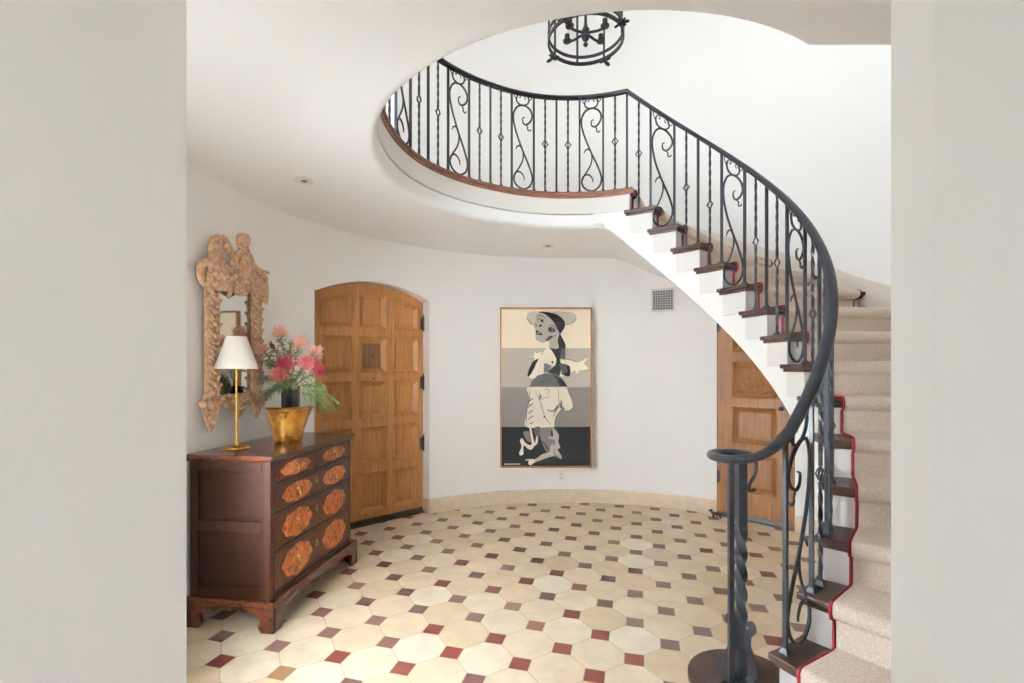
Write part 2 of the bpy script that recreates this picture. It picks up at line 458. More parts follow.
for z in (.475,1.4,2.375): wf.box((2.34,-2.4,z-.025),(2.39,-.6,z+.025))
wfo = wf.build('window_5', M_white, kind='structure')  # unseen window added in the right wall to brighten the passage
g = MB(); g.box((2.362,-2.4,.45),(2.366,-.6,2.4)); g.build('pane', M_glass, wfo)

# ------------------------------------------------------------------ staircase
stair = tag(empty('staircase', P(-64,1.4,0)), 'curved white staircase with dark wooden treads sweeping up to the landing', 'staircase')
def RO(a, k=0):
    R = (2.46 if 26 < a < 70 else RU-.005)
    if a < -20:
        R = min(R, (CY-JY-.01)/abs(math.sin(rad(a)))-.02)
    return R
RS = 1.205                       # string face radius
def sector(mb, a0, a1, R0, R1, z0, z1, n=6):
    vs=[]; fs=[]
    for i in range(n+1):
        a = lerp(a0,a1,i/n)
        r0 = R0(a) if callable(R0) else R0; r1 = R1(a) if callable(R1) else R1
        vs += [P(a,r0,z0),P(a,r1,z0),P(a,r1,z1),P(a,r0,z1)]
    for i in range(n):
        k=4*i; j=k+4
        fs += [(k,k+1,j+1,j),(k+1,k+2,j+2,j+1),(k+2,k+3,j+3,j+2),(k+3,k,j,j+3)]
    fs += [(3,2,1,0),(4*n,4*n+1,4*n+2,4*n+3)]
    mb.add(vs, fs)
RIS = 1.5
for k in range(1, 16):
    t = MB(); z = k*RISE; a0, a1 = A(k), A(k+1)
    ro = lambda a: RO(a)
    sector(t, a0, a1+RIS, 1.173, ro, z-.026, z)
    sector(t, a1+RIS, a1+3.3, 1.173, 1.203, z-.026, z, 2)
    sector(t, a0+.7, a1+RIS, 1.187, ro, z-.046, z-.026)
    sector(t, a1+RIS, a1+2.7, 1.187, 1.203, z-.046, z-.026, 2)
    if k == 1:      # round curtail end that carries the newel
        C = (.950, 1.940); pl = [(C[0]+.222*math.cos(i*PI/24), C[1]+.222*math.sin(i*PI/24)) for i in range(48)]
        t.prism(pl, z-.026, z); pl2 = [(C[0]+.206*math.cos(i*PI/24), C[1]+.206*math.sin(i*PI/24)) for i in range(48)]
        t.prism(pl2, z-.046, z-.026)
    t.build('tread', M_dark, stair, bevel=.004)
    r = MB()
    sector(r, a0+RIS, a0+RIS+.6, RS, ro, (k-1)*RISE, z-.03, 2)
    if k == 1:
        pl3 = [(C[0]+.19*math.cos(i*PI/24), C[1]+.19*math.sin(i*PI/24)) for i in range(48)]; r.prism(pl3, 0, z-.04)
    r.build('riser', M_white, stair)
r = MB(); sector(r, A(16)+RIS, A(16)+RIS+.6, RS, lambda a: RU, 15*RISE, HL-.03, 2); r.build('riser', M_white, stair)
# inner string and soffit
sm = MB(); vs=[]; fs=[]
cols = []
for k in range(1, 16):
    for q in range(5): cols.append((lerp(A(k)+RIS, A(k+1)+RIS, q/4), k*RISE-.04))
for i, (a, zt) in enumerate(cols):
    zb = max(.0, soffit(a)+.010); zt = max(zt, zb+.01)
    vs += [P(a,RS,zb), P(a,RS,zt), P(a,RS+.04,zt), P(a,RS+.04,zb)]
for i in range(len(cols)-1):
    k=4*i; j=k+4
    fs += [(k,k+1,j+1,j),(k+1,k+2,j+2,j+1),(k+2,k+3,j+3,j+2),(k+3,k,j,j+3)]
sm.add(vs, fs)
# short run of string joining the landing fascia
for i in range(5): pass
vs=[]; fs=[]
aa = [65.4 + i*1.2 for i in range(13)]
for a in aa: vs += [P(a,RS,soffit(a)+.010+(.03 if a > 76 else 0)), P(a,RS,HL-.18), P(a,RS+.04,HL-.18), P(a,RS+.04,soffit(a)+.010)]
for i in range(len(aa)-1):
    k=4*i; j=k+4
    fs += [(k,k+1,j+1,j),(k+1,k+2,j+2,j+1),(k+2,k+3,j+3,j+2),(k+3,k,j,j+3)]
sm.add(vs, fs)
sm.build('stringer', M_white, stair, smooth=30)
so = MB(); vs=[]; fs=[]
sa = [-57 + i*(79.4+57)/90 for i in range(91)]
for a in sa:
    ro = RO(a)+.0 if a < 20 else WL(max(a,20))+.0
    zs = max(0.0, soffit(a)); vs += [P(a,RS,zs+.012 if zs > .02 else 0), P(a,RS+.014,zs), P(a,ro,zs)]
for i in range(len(sa)-1):
    fs += [(3*i,3*i+1,3*i+4,3*i+3),(3*i+1,3*i+2,3*i+5,3*i+4)]
so.add(vs, fs); so.build('soffit', M_ceil, stair, smooth=30)
for k in range(2, 17):          # raised end panels under each tread
    e = MB(); z1 = k*RISE-.046 if k < 16 else HL-.05; z0 = (k-1)*RISE-.012
    if k == 16: continue
    sector(e, A(k)+RIS, A(k+1)+RIS, RS-.007, RS+.001, z0, z1, 5); e.build('end_panel', M_cream, stair, bevel=.002)
sk = strip('skirt_board', M_skirt, [-53+i*(73.5+53)/60 for i in range(61)], [(0,-.3),(-.014,-.3),(-.014,.095),(-.008,.102),(0,.102)], lambda a: RU+.001, parent=stair, zf=pitchz)

# carpet runner
run = tag(empty('stair_runner', P(-64,1.8,0)), 'beige stair carpet with red bound edges running up the treads', 'carpet')
pr = []
for k in range(1, 16):
    a0 = A(k); z = k*RISE
    if k == 1: pr.append((a0+RIS-.5, .004))
    pr += [(a0+RIS-.55, z-.06), (a0-.15, z-.047), (a0-.45, z-.03), (a0-.45, z-.004), (a0-.1, z+.010), (a0+.5, z+.015)]
    pr += [(A(k+1)+RIS-1.1, z+.013), (A(k+1)+RIS-.55, z+.02)]
a0 = A(16); pr += [(a0+RIS-.55, HL-.06), (a0-.15, HL-.047), (a0-.45, HL-.03), (a0-.45, HL-.004), (a0-.1, HL+.010), (a0+.5, HL+.015)]
for a in range(70, 300, 6): pr.append((a, HL+.014))
RI, RX = 1.306, 2.225
cm = MB(); vs=[]; fs=[]; nr=5
for a, z in pr:
    for q in range(nr):
        R = lerp(RI, min(RX, RO(a)-.03 if a < 60 else RX), q/(nr-1)); vs.append(P(a,R,z))
for i in range(len(pr)-1):
    for q in range(nr-1): fs.append((i*nr+q, i*nr+q+1, (i+1)*nr+q+1, (i+1)*nr+q))
cm.add(vs, fs); cm.build('carpet', M_carpet, run, smooth=50)
for Rb in (RI-.004, RX+.002):
    bm_ = MB(); bm_.tube([P(a, min(Rb, RO(a)-.028) if a < 60 else Rb, z-.003) for a, z in pr], .0068, 6)
    plab(bm_.build('binding', M_bind, run, smooth=60), 'dark red fabric edging')

# ------------------------------------------------------------------ railing
rail = tag(empty('stair_railing', P(-62.4,1.21,.37)), 'black wrought iron railing with scrolls following the stairs and landing', 'railing')
RB = 1.21
SQ = lambda h: [(-h,-h),(h,-h),(h,h),(-h,h)]
AL0 = 66.4
def railz(a):
    if a >= AL0: return HL + .837 - .02
    return HL + .837 - .02 - (AL0-a)/DA*RISE
def treadz(a):
    if a >= A_TOP: return HL
    k = int(math.floor(16 - (A_TOP-a)/DA + 1e-6)); return k*RISE
def barR(a): return RB if a < 100 else (RB+grow(a) if a < 288 else max(RB+.045, ha(a)-.04))
def cyl_frame(a): return Vector((-math.sin(rad(a)), math.cos(rad(a)), 0)), Vector((math.cos(rad(a)), math.sin(rad(a)), 0))
def foot(mb, a, z):
    p = P(a, barR(a), z); M = Matrix.Translation(p) @ Matrix.Rotation(rad(a), 4, 'Z')
    vs = [M @ Vector(v) for v in [(-.016,-.016,0),(.016,-.016,0),(.016,.016,0),(-.016,.016,0),(-.016,-.016,.006),(.016,-.016,.006),(.016,.016,.006),(-.016,.016,.006),(-.008,-.008,.022),(.008,-.008,.022),(.008,.008,.022),(-.008,.008,.022)]]
    mb.add(vs, [(0,1,5,4),(1,2,6,5),(2,3,7,6),(3,0,4,7),(4,5,9,8),(5,6,10,9),(6,7,11,10),(7,4,8,11),(3,2,1,0)])
def plain(a, h=.0075):
    mb = MB(); z0 = treadz(a); R = barR(a)
    t_, n_ = cyl_frame(a)
    mb.sweep([P(a,R,z0), P(a,R,railz(a)+.012)], SQ(h), up=n_); foot(mb, a, z0)
    return mb
def twisted(a):
    mb = MB(); z0 = treadz(a); z1 = railz(a)+.012; R = barR(a); t_, n_ = cyl_frame(a); zm = (z0+z1)/2
    for lo, hi in ((z0, zm-.034), (zm+.034, z1)):
        n = 26
        mb.sweep([P(a,R,lerp(lo,hi,i/n)) for i in range(n+1)], SQ(.0065), up=n_, twist=lambda i: (0 if i < 3 else (i-3)*.36))
    foot(mb, a, z0)
    k = MB()
    W, H = .024, .032
    c0 = P(a,R,zm)
    def q(x, z, o=0): return c0 + t_*x + n_*o + Vector((0,0,z))
    # open diamond: four bowed bars and two side points
    for sg in (1,-1):
        k.tube([q(0,-H-.006), q(sg*W*.35,-H*.72), q(sg*W,0), q(sg*W*.35,H*.72), q(0,H+.006)], .0048, 4)
        k.tube([q(sg*W,0), q(sg*(W+.009),0)], .0045, 4, scale=lambda i: 1 if i == 0 else .3)
        k.tube([q(0,-H,0), q(0,-H*.6,sg*W*.4), q(0,0,sg*W*.75), q(0,H*.6,sg*W*.4), q(0,H,0)], .0038, 4)
    return mb, k
def catmull(pts, n=8):
    out=[]; p=[Vector(q) for q in pts]; p=[p[0]*2-p[1]]+p+[p[-1]*2-p[-2]]
    for i in range(1,len(p)-2):
        for j in range(n):
            t=j/n; a,b_,c_,d=p[i-1],p[i],p[i+1],p[i+2]
            out.append(.5*((2*b_)+(c_-a)*t+(2*a-5*b_+4*c_-d)*t*t+(3*b_-a-3*c_+d)*t**3))
    out.append(p[-2]); return out
S_MAIN = [(.60,.762),(.50,.742),(.52,.700),(.66,.685),(.84,.715),(.95,.775),(.88,.835),(.70,.872),(.48,.880),(.24,.855),(.07,.79),(.05,.72),(.13,.63),(.30,.52),(.52,.40),(.75,.285),(.92,.18),(.95,.115),(.86,.055),(.66,.018),(.44,.014),(.22,.04),(.08,.09),(.10,.15),(.26,.185),(.44,.175),(.56,.135),(.57,.105)]
S_LEAF = [(.07,.10),(.16,.17),(.32,.225),(.47,.29),(.53,.355),(.48,.42),(.36,.455),(.24,.445),(.17,.415)]
S_FORK = [(.66,.685),(.74,.66),(.74,.635),(.84,.625),(.90,.645)]
S_TOP = [(.33,.985),(.24,.965),(.20,.93),(.28,.895),(.46,.880),(.60,.884),(.74,.905),(.80,.94),(.76,.97),(.70,.985)]
S_CURLS = [[(.33,.985),(.40,.972),(.38,.955),(.32,.958)],[(.70,.985),(.62,.975),(.60,.955),(.66,.95)],[(.20,.93),(.12,.955),(.08,.985),(.15,.99)],[(.80,.94),(.90,.955),(.95,.985),(.87,.99)]]
def scroll(aL, aR, kind):
    """iron S between two posts; aL is the higher-angle (upper) post"""
    mb = MB(); dl = abs(aL-aR)
    slope = 0 if aR >= AL0-1 else 1
    zb0 = treadz(aL); 
    def Q(uv):
        u_, v = uv[0], uv[1]
        a = lerp(aL, aR, .03+u_*.94)
        if slope:
            zR = treadz(aR); base = lerp(zR+.10, zR+.004, min(1, u_*1.0)) if False else zR+.004
            top = railz(a)-.004
            # the foot of the scroll stands on the lower tread; the head follows the rail
            h = railz((aL+aR)/2)-.004-base
            z = base + v*(h) + max(0, v-.55)/.45*(top-railz((aL+aR)/2)+.004)
        else:
            z = HL+.004 + v*(railz(a)-HL-.004)
        return P(a, barR(a), z)
    def rad_(i, n): return 1.0
    for path, r in ((S_MAIN,.0080),(S_LEAF,.0066),(S_FORK,.0055),(S_TOP,.0070)):
        pts = [Q(p) for p in catmull([(x,y,0) for x,y in path], 5)]
        n = len(pts)
        mb.tube(pts, r, 5, scale=lambda i, n=n: .55+.45*min(1, min(i, n-1-i)/(n*.12)))
    for path in S_CURLS:
        mb.tube([Q(p) for p in catmull([(x,y,0) for x,y in path], 3)], .004, 4)
    return mb
seq = {}
patt = {0:'P',1:'T',2:'S',4:'S',5:'T'}
def bars():
    out = []
    for n in range(0, 29):                                   # down the stairs
        a = AL0 - 4.6*n; r = n % 6
        if n == 27: continue
        if r in (0,): out.append(('P', a))
        elif r in (1,5): out.append(('T', a))
        elif r == 2: out.append(('S', a, AL0-4.6*(n+2)))
        elif r == 4: out.append(('E', a))
    n = 1; st = 4.70
    while AL0 + st*n < 331:
        a = AL0 + st*n; r = n % 6
        if r == 0: out.append(('P', a))
        elif r in (1,5): out.append(('T', a))
        elif r == 2: out.append(('E', a))
        elif r == 4: out.append(('S', a, a - 2*st))
        n += 1
    return out
for bdef in bars():
    a = bdef[1]
    if bdef[0] in 'PE': plain(a).build('baluster', M_iron, rail)
    elif bdef[0] == 'T':
        mb, k = twisted(a); o = mb.build('twisted_baluster', M_iron, rail); k.build('basket_knot', M_iron, o)
    else:
        plain(a).build('baluster', M_iron, rail)
        scroll(bdef[1], bdef[2], 0).build('scroll', M_iron, rail, smooth=60)
# handrail
RPROF = [(-.024,-.004),(-.018,-.012),(.018,-.012),(.024,-.004),(.025,.004),(.019,.013),(.008,.017),(-.008,.017),(-.019,.013),(-.025,.004)]
path = []
for i in range(0, 132):
    a = 330 - i*2.0
    if a < 68: break
    path.append(P(a, barR(a), railz(a)))
path.append(P(AL0, RB, railz(AL0)))
a = AL0-1.5
while a > -61: path.append(P(a, RB, railz(a))); a -= 2.0
vol = [P(-61.5,RB,railz(-61.5)),(.985,1.797,1.155),(.935,1.796,1.124),(.885,1.812,1.108),(.842,1.842,1.101),(.820,1.885,1.099),(.818,1.935,1.099),(.838,1.98,1.099),(.875,2.008,1.099),(.925,2.008,1.099),(.958,1.982,1.099),(.958,1.95,1.099),(.935,1.935,1.099)]
path += catmull(vol, 5)
h = MB(); h.sweep(path, RPROF, up=(0,0,1)); h.build('handrail', M_iron, rail, smooth=40)
# newel cluster
nw = MB()
nx, ny = .932, 1.94
def twist_post(mb, x, y, z0, z1, hsz, t0, t1, turns):
    n = 60
    mb.sweep([(x,y,lerp(z0,z1,i/n)) for i in range(n+1)], SQ(hsz), up=(0,-1,0), twist=lambda i: 2*PI*turns*min(1,max(0,(lerp(z0,z1,i/n)-t0)/(t1-t0))))
twist_post(nw, nx, ny, RISE, 1.09, .017, .30, .80, 1.5)
nw.prism([(nx-.03,ny-.03),(nx+.03,ny-.03),(nx+.03,ny+.03),(nx-.03,ny+.03)], RISE, RISE+.012)
newel = nw.build('newel_post', M_iron, rail, smooth=30)
for ang in (200, 300, 60, 130):
    f_ = MB(); d = Vector((math.cos(rad(ang)), math.sin(rad(ang)), 0)); b0 = Vector((nx,ny,0))
    pts = [b0+d*r_+Vector((0,0,z_)) for r_, z_ in ((.022,.42),(.045,.435),(.05,.41),(.03,.385),(.028,.34),(.05,.29),(.06,.25),(.045,.215),(.035,.21),(.05,.20),(.085,.194),(.105,.20))]
    cp = catmull(pts, 4); nn_ = len(cp)
    f_.sweep(cp, [(-.011,-.004),(.011,-.004),(.011,.004),(-.011,.004)], up=d.cross(Vector((0,0,1))), scale=lambda i: .8+.5*math.sin(i/nn_*PI*2)**2)
    f_.build('newel_bracket', M_iron, newel, smooth=50)
hk = MB(); b0 = Vector((nx+.012,ny-.01,0)); d = Vector((1,.15,0)).normalized()
pts = [b0+d*r_+Vector((0,0,z_)) for r_, z_ in ((.018,1.068),(.028,1.085),(.042,1.080),(.047,1.05),(.040,1.02),(.024,.995),(.016,.975),(.020,.960),(.034,.958),(.040,.968))]
hk.tube(catmull(pts,4), .0075, 6, scale=lambda i: 1.0); hk.build('newel_hook', M_iron, newel, smooth=50)
pb = MB(); pb.sweep([(.84,1.83,RISE),(.84,1.83,1.09)], SQ(.0095), up=(0,-1,0)); pb.prism([(.82,1.81),(.86,1.81),(.86,1.85),(.82,1.85)], RISE, RISE+.01)
pb.build('newel_bar', M_iron, rail)

# ------------------------------------------------------------------ doors
ZB = .046
def heightfield_door(name, o2, u2, n2, W, top, panels, mat, h0=.0, step=.007, extra=None, thick=.05):
    nu = int(W/step)+1; H = top(W/2); nv = int(H/step)+1
    vs=[]; fs=[]
    def dep(u_, z):
        best = None
        for (x0,x1,z0,z1f) in panels:
            z1 = z1f(u_) if callable(z1f) else z1f
            d = min(u_-x0, x1-u_, z-z0, z1-z)
            if d > 0: best = d
        if best is None: return 0
        d = best
        if d < .010: return .007*math.sin(d/.010*PI)
        if d < .048: return -.034*(d-.010)/.038
        if d < .056: return -.034
        return -.029
    for j in range(nv+1):
        for i in range(nu+1):
            uu = W*i/nu; zt = top(uu); z = zt*j/nv
            d = dep(uu, z) + (extra(uu, z) if extra else 0)
            p = o2 + u2*uu + n2*(h0+d)
            vs.append((p.x, p.y, z+ZB))
    for j in range(nv):
        for i in range(nu):
            k = j*(nu+1)+i; fs.append((k, k+1, k+nu+2, k+nu+1))
    mb = MB(); mb.add(vs, fs)
    # back + edges
    nb = nu+1
    bk=[]; 
    for j in (0,1):
        for i in range(nu+1):
            uu = W*i/nu; p = o2+u2*uu-n2*thick; bk.append((p.x,p.y,ZB if j==0 else top(uu)+ZB))
    ff = [(i, i+nb, i+nb+1, i+1) for i in range(nu)]
    mb.add(bk, ff)
    n0 = len(vs)
    mb.f += [tuple([k, n0+k, n0+k+1, k+1]) for k in range(nu)]; mb.m += [0]*nu
    tb = nv*(nu+1)
    mb.f += [tuple([tb+k, tb+k+1, n0+nb+k+1, n0+nb+k]) for k in range(nu)]; mb.m += [0]*nu
    mb.f += [(0,)+tuple(j*(nu+1) for j in range(1,nv+1))+(n0+nb, n0), tuple([nu])+(n0+nu, n0+nb+nu)+tuple(j*(nu+1)+nu for j in range(nv,0,-1))]; mb.m += [0,0]
    return mb
DW = D1w - .03
c1 = .062; pw = (DW - 2*c1 - 2*.062)/3
xs = [(c1+i*(pw+.062), c1+i*(pw+.062)+pw) for i in range(3)]
rows = [(.05,.436),(.511,.866),(.941,1.296),(1.371,1.716)]
topf = lambda t: arch1(t+.0)-.006-ZB+.012
pan = []
for x0, x1 in xs:
    for z0, z1 in rows: pan.append((x0,x1,z0,z1))
    pan.append((x0,x1,1.786, lambda t: arch1(t)-.119))
mb = heightfield_door('door_1', D1A+D1u*.01, D1u, D1n, DW, topf, pan, M_oak)
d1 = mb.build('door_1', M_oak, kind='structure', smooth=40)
def on_door(t, z, off=0): p = D1A+D1u*t+D1n*off; return Vector((p.x,p.y,z))
M1 = Matrix(((D1u.x, D1n.x, 0, D1A.x),(D1u.y, D1n.y, 0, D1A.y),(0,0,1,0),(0,0,0,1)))
# added backing sheet, then dark inner field of the small viewer panel
q = MB(); q.box((-.15,-.16,0),(D1w+.15,-.12,2.42), M1); q.build('trim_7', M_oakdark, kind='structure')  # dark sheet added behind the door to block light through the arch gap
q = MB(); xx = xs[1]; q.box((xx[0]+.052,-.029,1.46),(xx[1]-.052,-.022,1.695), M1)
plab(q.build('viewer_panel', M_oakdark, d1, bevel=.002), 'small darker wood panel')
q = MB(); q.lathe([(.0,0),(.012,0),(.012,.006),(.007,.010),(0,.011)], 16, M1@Matrix.Translation((.5*(xx[0]+xx[1])+.01,-.022,1.58))@Matrix.Rotation(-PI/2,4,'X')); q.build('peephole', M_iron, d1)
q = MB(); q.lathe([(.0,0),(.010,0),(.010,.005),(0,.006)], 16, M1@Matrix.Translation((.5*(xx[0]+xx[1])+.01,0,1.362))@Matrix.Rotation(-PI/2,4,'X')); q.build('peephole', M_iron, d1)
# rim lock
M_lock = noise_col(base_mat('aged_brass', srgb(140,116,62), .4, .85), srgb(104,84,44), srgb(160,134,76), nscale=12)
q = MB(); q.box((.035,0,1.075),(.225,.035,1.235), M1); lk = q.build('lock_plate', M_lock, d1, bevel=.005)
q = MB(); q.lathe([(0,0),(.012,0),(.011,.018),(.022,.028),(.026,.042),(.018,.056),(0,.06)], 20, M1@Matrix.Translation((.185,.035,1.145))@Matrix.Rotation(-PI/2,4,'X')); q.build('door_knob', M_brass, lk, smooth=60)
q = MB(); q.box((.11,.0352,1.09),(.119,.037,1.125), M1); q.build('keyhole', M_black, lk)
q = MB(); q.lathe([(0,0),(.021,0),(.021,.010),(.015,.016),(0,.017)], 20, M1@Matrix.Translation((.085,0,.93))@Matrix.Rotation(-PI/2,4,'X')); q.build('deadbolt_cylinder', M_steel, d1, smooth=50)
for z in (1.86, 1.26, .64):
    q = MB(); q.lathe([(0,0),(.011,0),(.011,.15),(0,.15)], 12, M1@Matrix.Translation((1.106,.016,z-.02))); q.box((1.075,-.002,z-.005),(1.106,.008,z+.115), M1)
    q.lathe([(0,0),(.006,.004),(.007,.014),(0,.022)], 10, M1@Matrix.Translation((1.106,.016,z+.13)))
    q.build('hinge', M_black, d1)
th = MB(); th.box((-.12,-.1,0),(D1w+.03,.012,.045), M1); th.box((-.12,-.1,0),(D1w+.03,.05,.008), M1); th.build('trim_4', noise_col(base_mat('threshold_bronze', srgb(74,62,46), .5, .2), srgb(60,50,36), srgb(90,76,56)), kind='structure')

# closet door under the stairs
D2A = Vector((2.052, 4.769)); D2B = Vector((2.528, 4.300)); D2u = (D2B-D2A).normalized(); D2n = Vector((D2u.y,-D2u.x)); 
if D2n.dot(Vector((-1,-1))) < 0: D2n = -D2n
D2w = (D2B-D2A).length
M2 = Matrix(((D2u.x, D2n.x, 0, D2A.x),(D2u.y, D2n.y, 0, D2A.y),(0,0,1,0),(0,0,0,1)))
if M2.to_3x3().determinant() < 0: pass
xa, xb = .135, .535
pan2 = [(xa,xb,.215,.60),(xa,xb,.68,1.04),(xa,xb,1.13,1.485),(xa,xb,1.56,1.97)]
def carve(u_, z):
    if xa+.035 < u_ < xb-.035 and 1.165 < z < 1.45:
        cx, cz = (xa+xb)/2, 1.3075; dx, dz = (u_-cx)/.045, (z-cz)/.06; r = math.hypot(dx,dz)
        if r < 1: return .014*(1-r*r) + .006
        th_ = math.atan2(z-cz, u_-cx); rr = math.hypot(u_-cx, z-cz)
        v = math.cos(4*th_ + math.sin(rr*60)*1.2)*math.sin(rr*70)
        return .012*v + .005*noise.noise(Vector((u_*60, z*60, 1)))
    return 0
mb = heightfield_door('door_2', D2A+D2u*.006, D2u, D2n, D2w-.012, lambda t: 2.10, pan2, M_oak2, step=.006, extra=carve)
mb2 = mb
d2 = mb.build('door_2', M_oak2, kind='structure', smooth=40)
q = MB(); q.box((xa+.034,-.0152,1.163),(xb-.034,-.0148,1.452), M2)
for z in (1.205, 1.09):
    q = MB(); q.lathe([(0,0),(.012,0),(.010,.015),(.02,.026),(.022,.038),(.014,.05),(0,.053)], 16, M2@Matrix.Translation((.585,0,z))@Matrix.Rotation(-PI/2,4,'X')); q.build('door_knob', M_iron, d2, smooth=60)
for z in (1.83, .33):
    q = MB(); q.box((.004,-.002,z),(.024,.008,z+.11), M2); q.lathe([(0,0),(.007,0),(.007,.13),(0,.13)], 10, M2@Matrix.Translation((.006,.010,z-.01))); q.build('hinge', M_black, d2)
q = MB(); q.box((-.03,-.05,0),(D2w+.03,.004,.045), M2); q.box((-.03,-.05,0),(D2w+.03,.035,.008), M2); q.build('trim_5', base_mat('threshold_slate', srgb(88,92,92), .5), kind='structure')
# jamb lining of the closet door
q = MB(); q.box((-.02,-.08,0),(.004,.004,2.16), M2); q.box((D2w-.005,-.08,0),(D2w+.028,.012,2.16), M2); q.box((-.02,-.08,2.145),(D2w+.03,.004,2.18), M2)
q.build('trim_6', M_oak2, kind='structure')
# small bronze doorstop
ds = empty('doorstop', (1.985,4.70,0)); tag(ds, 'small bronze dog-shaped doorstop on the floor beside the closet door', 'doorstop')
M_bronze = base_mat('bronze', srgb(86,58,34), .4, .7)
def dM(x, y, z=0): 
    p = Vector((2.00,4.66)) + Vector((.75,-.66))*x; return (p.x, p.y, z)
q = MB(); q.ell(dM(0,0,.035), (.05,.018,.016), Matrix.Rotation(-.72,3,'Z'), 12, 8)
q.ell(dM(-.055,0,.062), (.014,.012,.016)); q.ell(dM(-.068,0,.058), (.012,.008,.007), Matrix.Rotation(-.72,3,'Z'))
q.tube([dM(-.042,0,.04), dM(-.055,0,.06)], .010, 8)
q.tube([dM(.045,0,.042), dM(.062,0,.055), dM(.068,0,.066)], .004, 6, scale=lambda i: 1-.3*i)
for x in (-.036,-.028,.03,.038): q.tube([dM(x,0,.032), dM(x,0,0)], .006, 6)
for s_ in (-1,1): q.ell(Vector(dM(-.05,0,.066))+Vector((.66,.75,0))*.010*s_, (.006,.004,.011))
q.build('body', M_bronze, ds, smooth=60)

# ------------------------------------------------------------------ chest of drawers
F1 = Vector((-1.312, 2.602)); cu_ = Vector((.141,.990)).normalized(); cw_ = Vector((-cu_.y, cu_.x))
MC = Matrix(((cu_.x, cw_.x, 0, F1.x),(cu_.y, cw_.y, 0, F1.y),(0,0,1,0),(0,0,0,1)))
chest = tag(empty('chest_of_drawers', (F1.x, F1.y, 0)), 'antique dark walnut chest of drawers with burl drawer fronts by the curved wall', 'chest')
LU, LW, TZ = .985, .535, .972
e = .03
q = MB(); q.box((0,0,TZ-.026),(LU,LW,TZ), MC); q.box((.012,.012,TZ-.038),(LU-.012,LW,TZ-.026), MC); q.build('top', M_chestred, chest, bevel=.006)
q = MB()
q.box((e+.02,e+.012,.17),(LU-e-.02,LW-.01,TZ-.038), MC)       # core
for u0, u1 in ((e,e+.022),(LU-e-.022,LU-e)):                    # end frames
    q.box((u0,e,.17),(u1,e+.05,TZ-.038), MC); q.box((u0,LW-.06,.17),(u1,LW-.01,TZ-.038), MC)
    q.box((u0,e+.05,TZ-.10),(u1,LW-.06,TZ-.038), MC); q.box((u0,e+.05,.17),(u1,LW-.06,.225), MC); q.box((u0,e+.05,.535),(u1,LW-.06,.60), MC)
q.build('body', M_chestside, chest, bevel=.003)
q = MB()
for u0 in (e-.002, LU-e-.024): q.box((u0,e-.004,.17),(u0+.026,e+.03,TZ-.038), MC)
q.build('corner_post', M_chest, chest, bevel=.004)
rowsZ = [(.818,.916),(.652,.782),(.442,.622),(.205,.412)]
q = MB()
for z0, z1 in ((.916,.934),(.782,.818),(.622,.652),(.412,.442),(.17,.205)): q.box((e+.024,e-.008,z0+.004),(LU-e-.024,e+.02,z1-.004), MC)
q.box((LU/2-.012,e-.008,.80),(LU/2+.012,e+.02,.915), MC)
q.build('rail', M_chest, chest, bevel=.003)
def cart(cu0, cz0, w_, h_, n=40):
    out=[]
    for i in range(n):
        th_=2*PI*i/n; c_=math.cos(th_); s_=math.sin(th_)
        r = (abs(c_)**2.6+abs(s_)**2.6)**(-1/2.6); r *= 1-.05*math.cos(4*th_)*(-1) + .05*math.cos(8*th_+.3)
        out.append((cu0+w_*r*c_, cz0+h_*r*s_))
    return out
MF = MC @ Matrix(((1,0,0,0),(0,0,-1,0),(0,1,0,0),(0,0,0,1)))     # prism plane (u,z) , extrude towards the room
def drawer(u0, u1, z0, z1, centres):
    d = MB(); d.box((u0,e-.006,z0),(u1,e+.02,z1), MC)
    o = d.build('drawer', M_vein, chest, bevel=.003)
    for cu0 in centres:
        w_ = min(.15, (u1-u0)*.34) if len(centres) == 1 else .142
        h_ = (z1-z0)*.42
        i_ = MB(); i_.prism(cart(cu0,(z0+z1)/2,w_,h_), -(e-.0055), -(e-.0085), MF); plab(i_.build('inlay', M_burl, o), 'orange burl veneer cartouche')
        p_ = MB(); cz = (z0+z1)/2
        p_.lathe([(0,0),(.012,0),(.010,.004),(0,.007)], 14, MC@Matrix.Translation((cu0,e-.008,cz+.012))@Matrix.Rotation(PI/2,4,'X'))
        p_.tube([MC@Vector((cu0,e-.012,cz+.012)), MC@Vector((cu0,e-.022,cz+.008)), MC@Vector((cu0,e-.022,cz-.006))], .0025, 6)
        p_.lathe([(0,-.036),(.004,-.034),(.0065,-.026),(.004,-.014),(.002,-.004),(0,0)], 10, MC@Matrix.Translation((cu0,e-.022,cz)))
        plab(p_.build('drop_pull', M_brass, o, smooth=50), 'brass teardrop pull')
    if len(centres) == 2:
        k_ = MB(); k_.prism(cart((u0+u1)/2,(z0+z1)/2+.02,.014,.022,20), -(e-.005), -(e-.0085), MF); k_.build('keyhole_plate', M_lock, o)
    return o
ul, ur = e+.028, LU-e-.028
drawer(ul, LU/2-.014, *rowsZ[0], [(ul+LU/2-.014)/2]); drawer(LU/2+.014, ur, *rowsZ[0], [(ur+LU/2+.014)/2])
for z0, z1 in rowsZ[1:]: drawer(ul, ur, z0, z1, [ul+(ur-ul)*.26, ul+(ur-ul)*.76])
q = MB(); q.box((.002,-.010,.135),(LU+.014,LW-.005,.172), MC); q.build('base_moulding', M_chestred, chest, bevel=.008)
def footprof(s_, hh=.14):
    """bracket foot outline in (x,z), outer edge at x=0 growing inward"""
    return [(0,0),(.075,0),(.098,.03),(.085,.055),(.082,.08),(.10,.095),(.125,.10),(.15,.115),(.175,.108),(.20,.118),(.215,.138),(0,.138)]
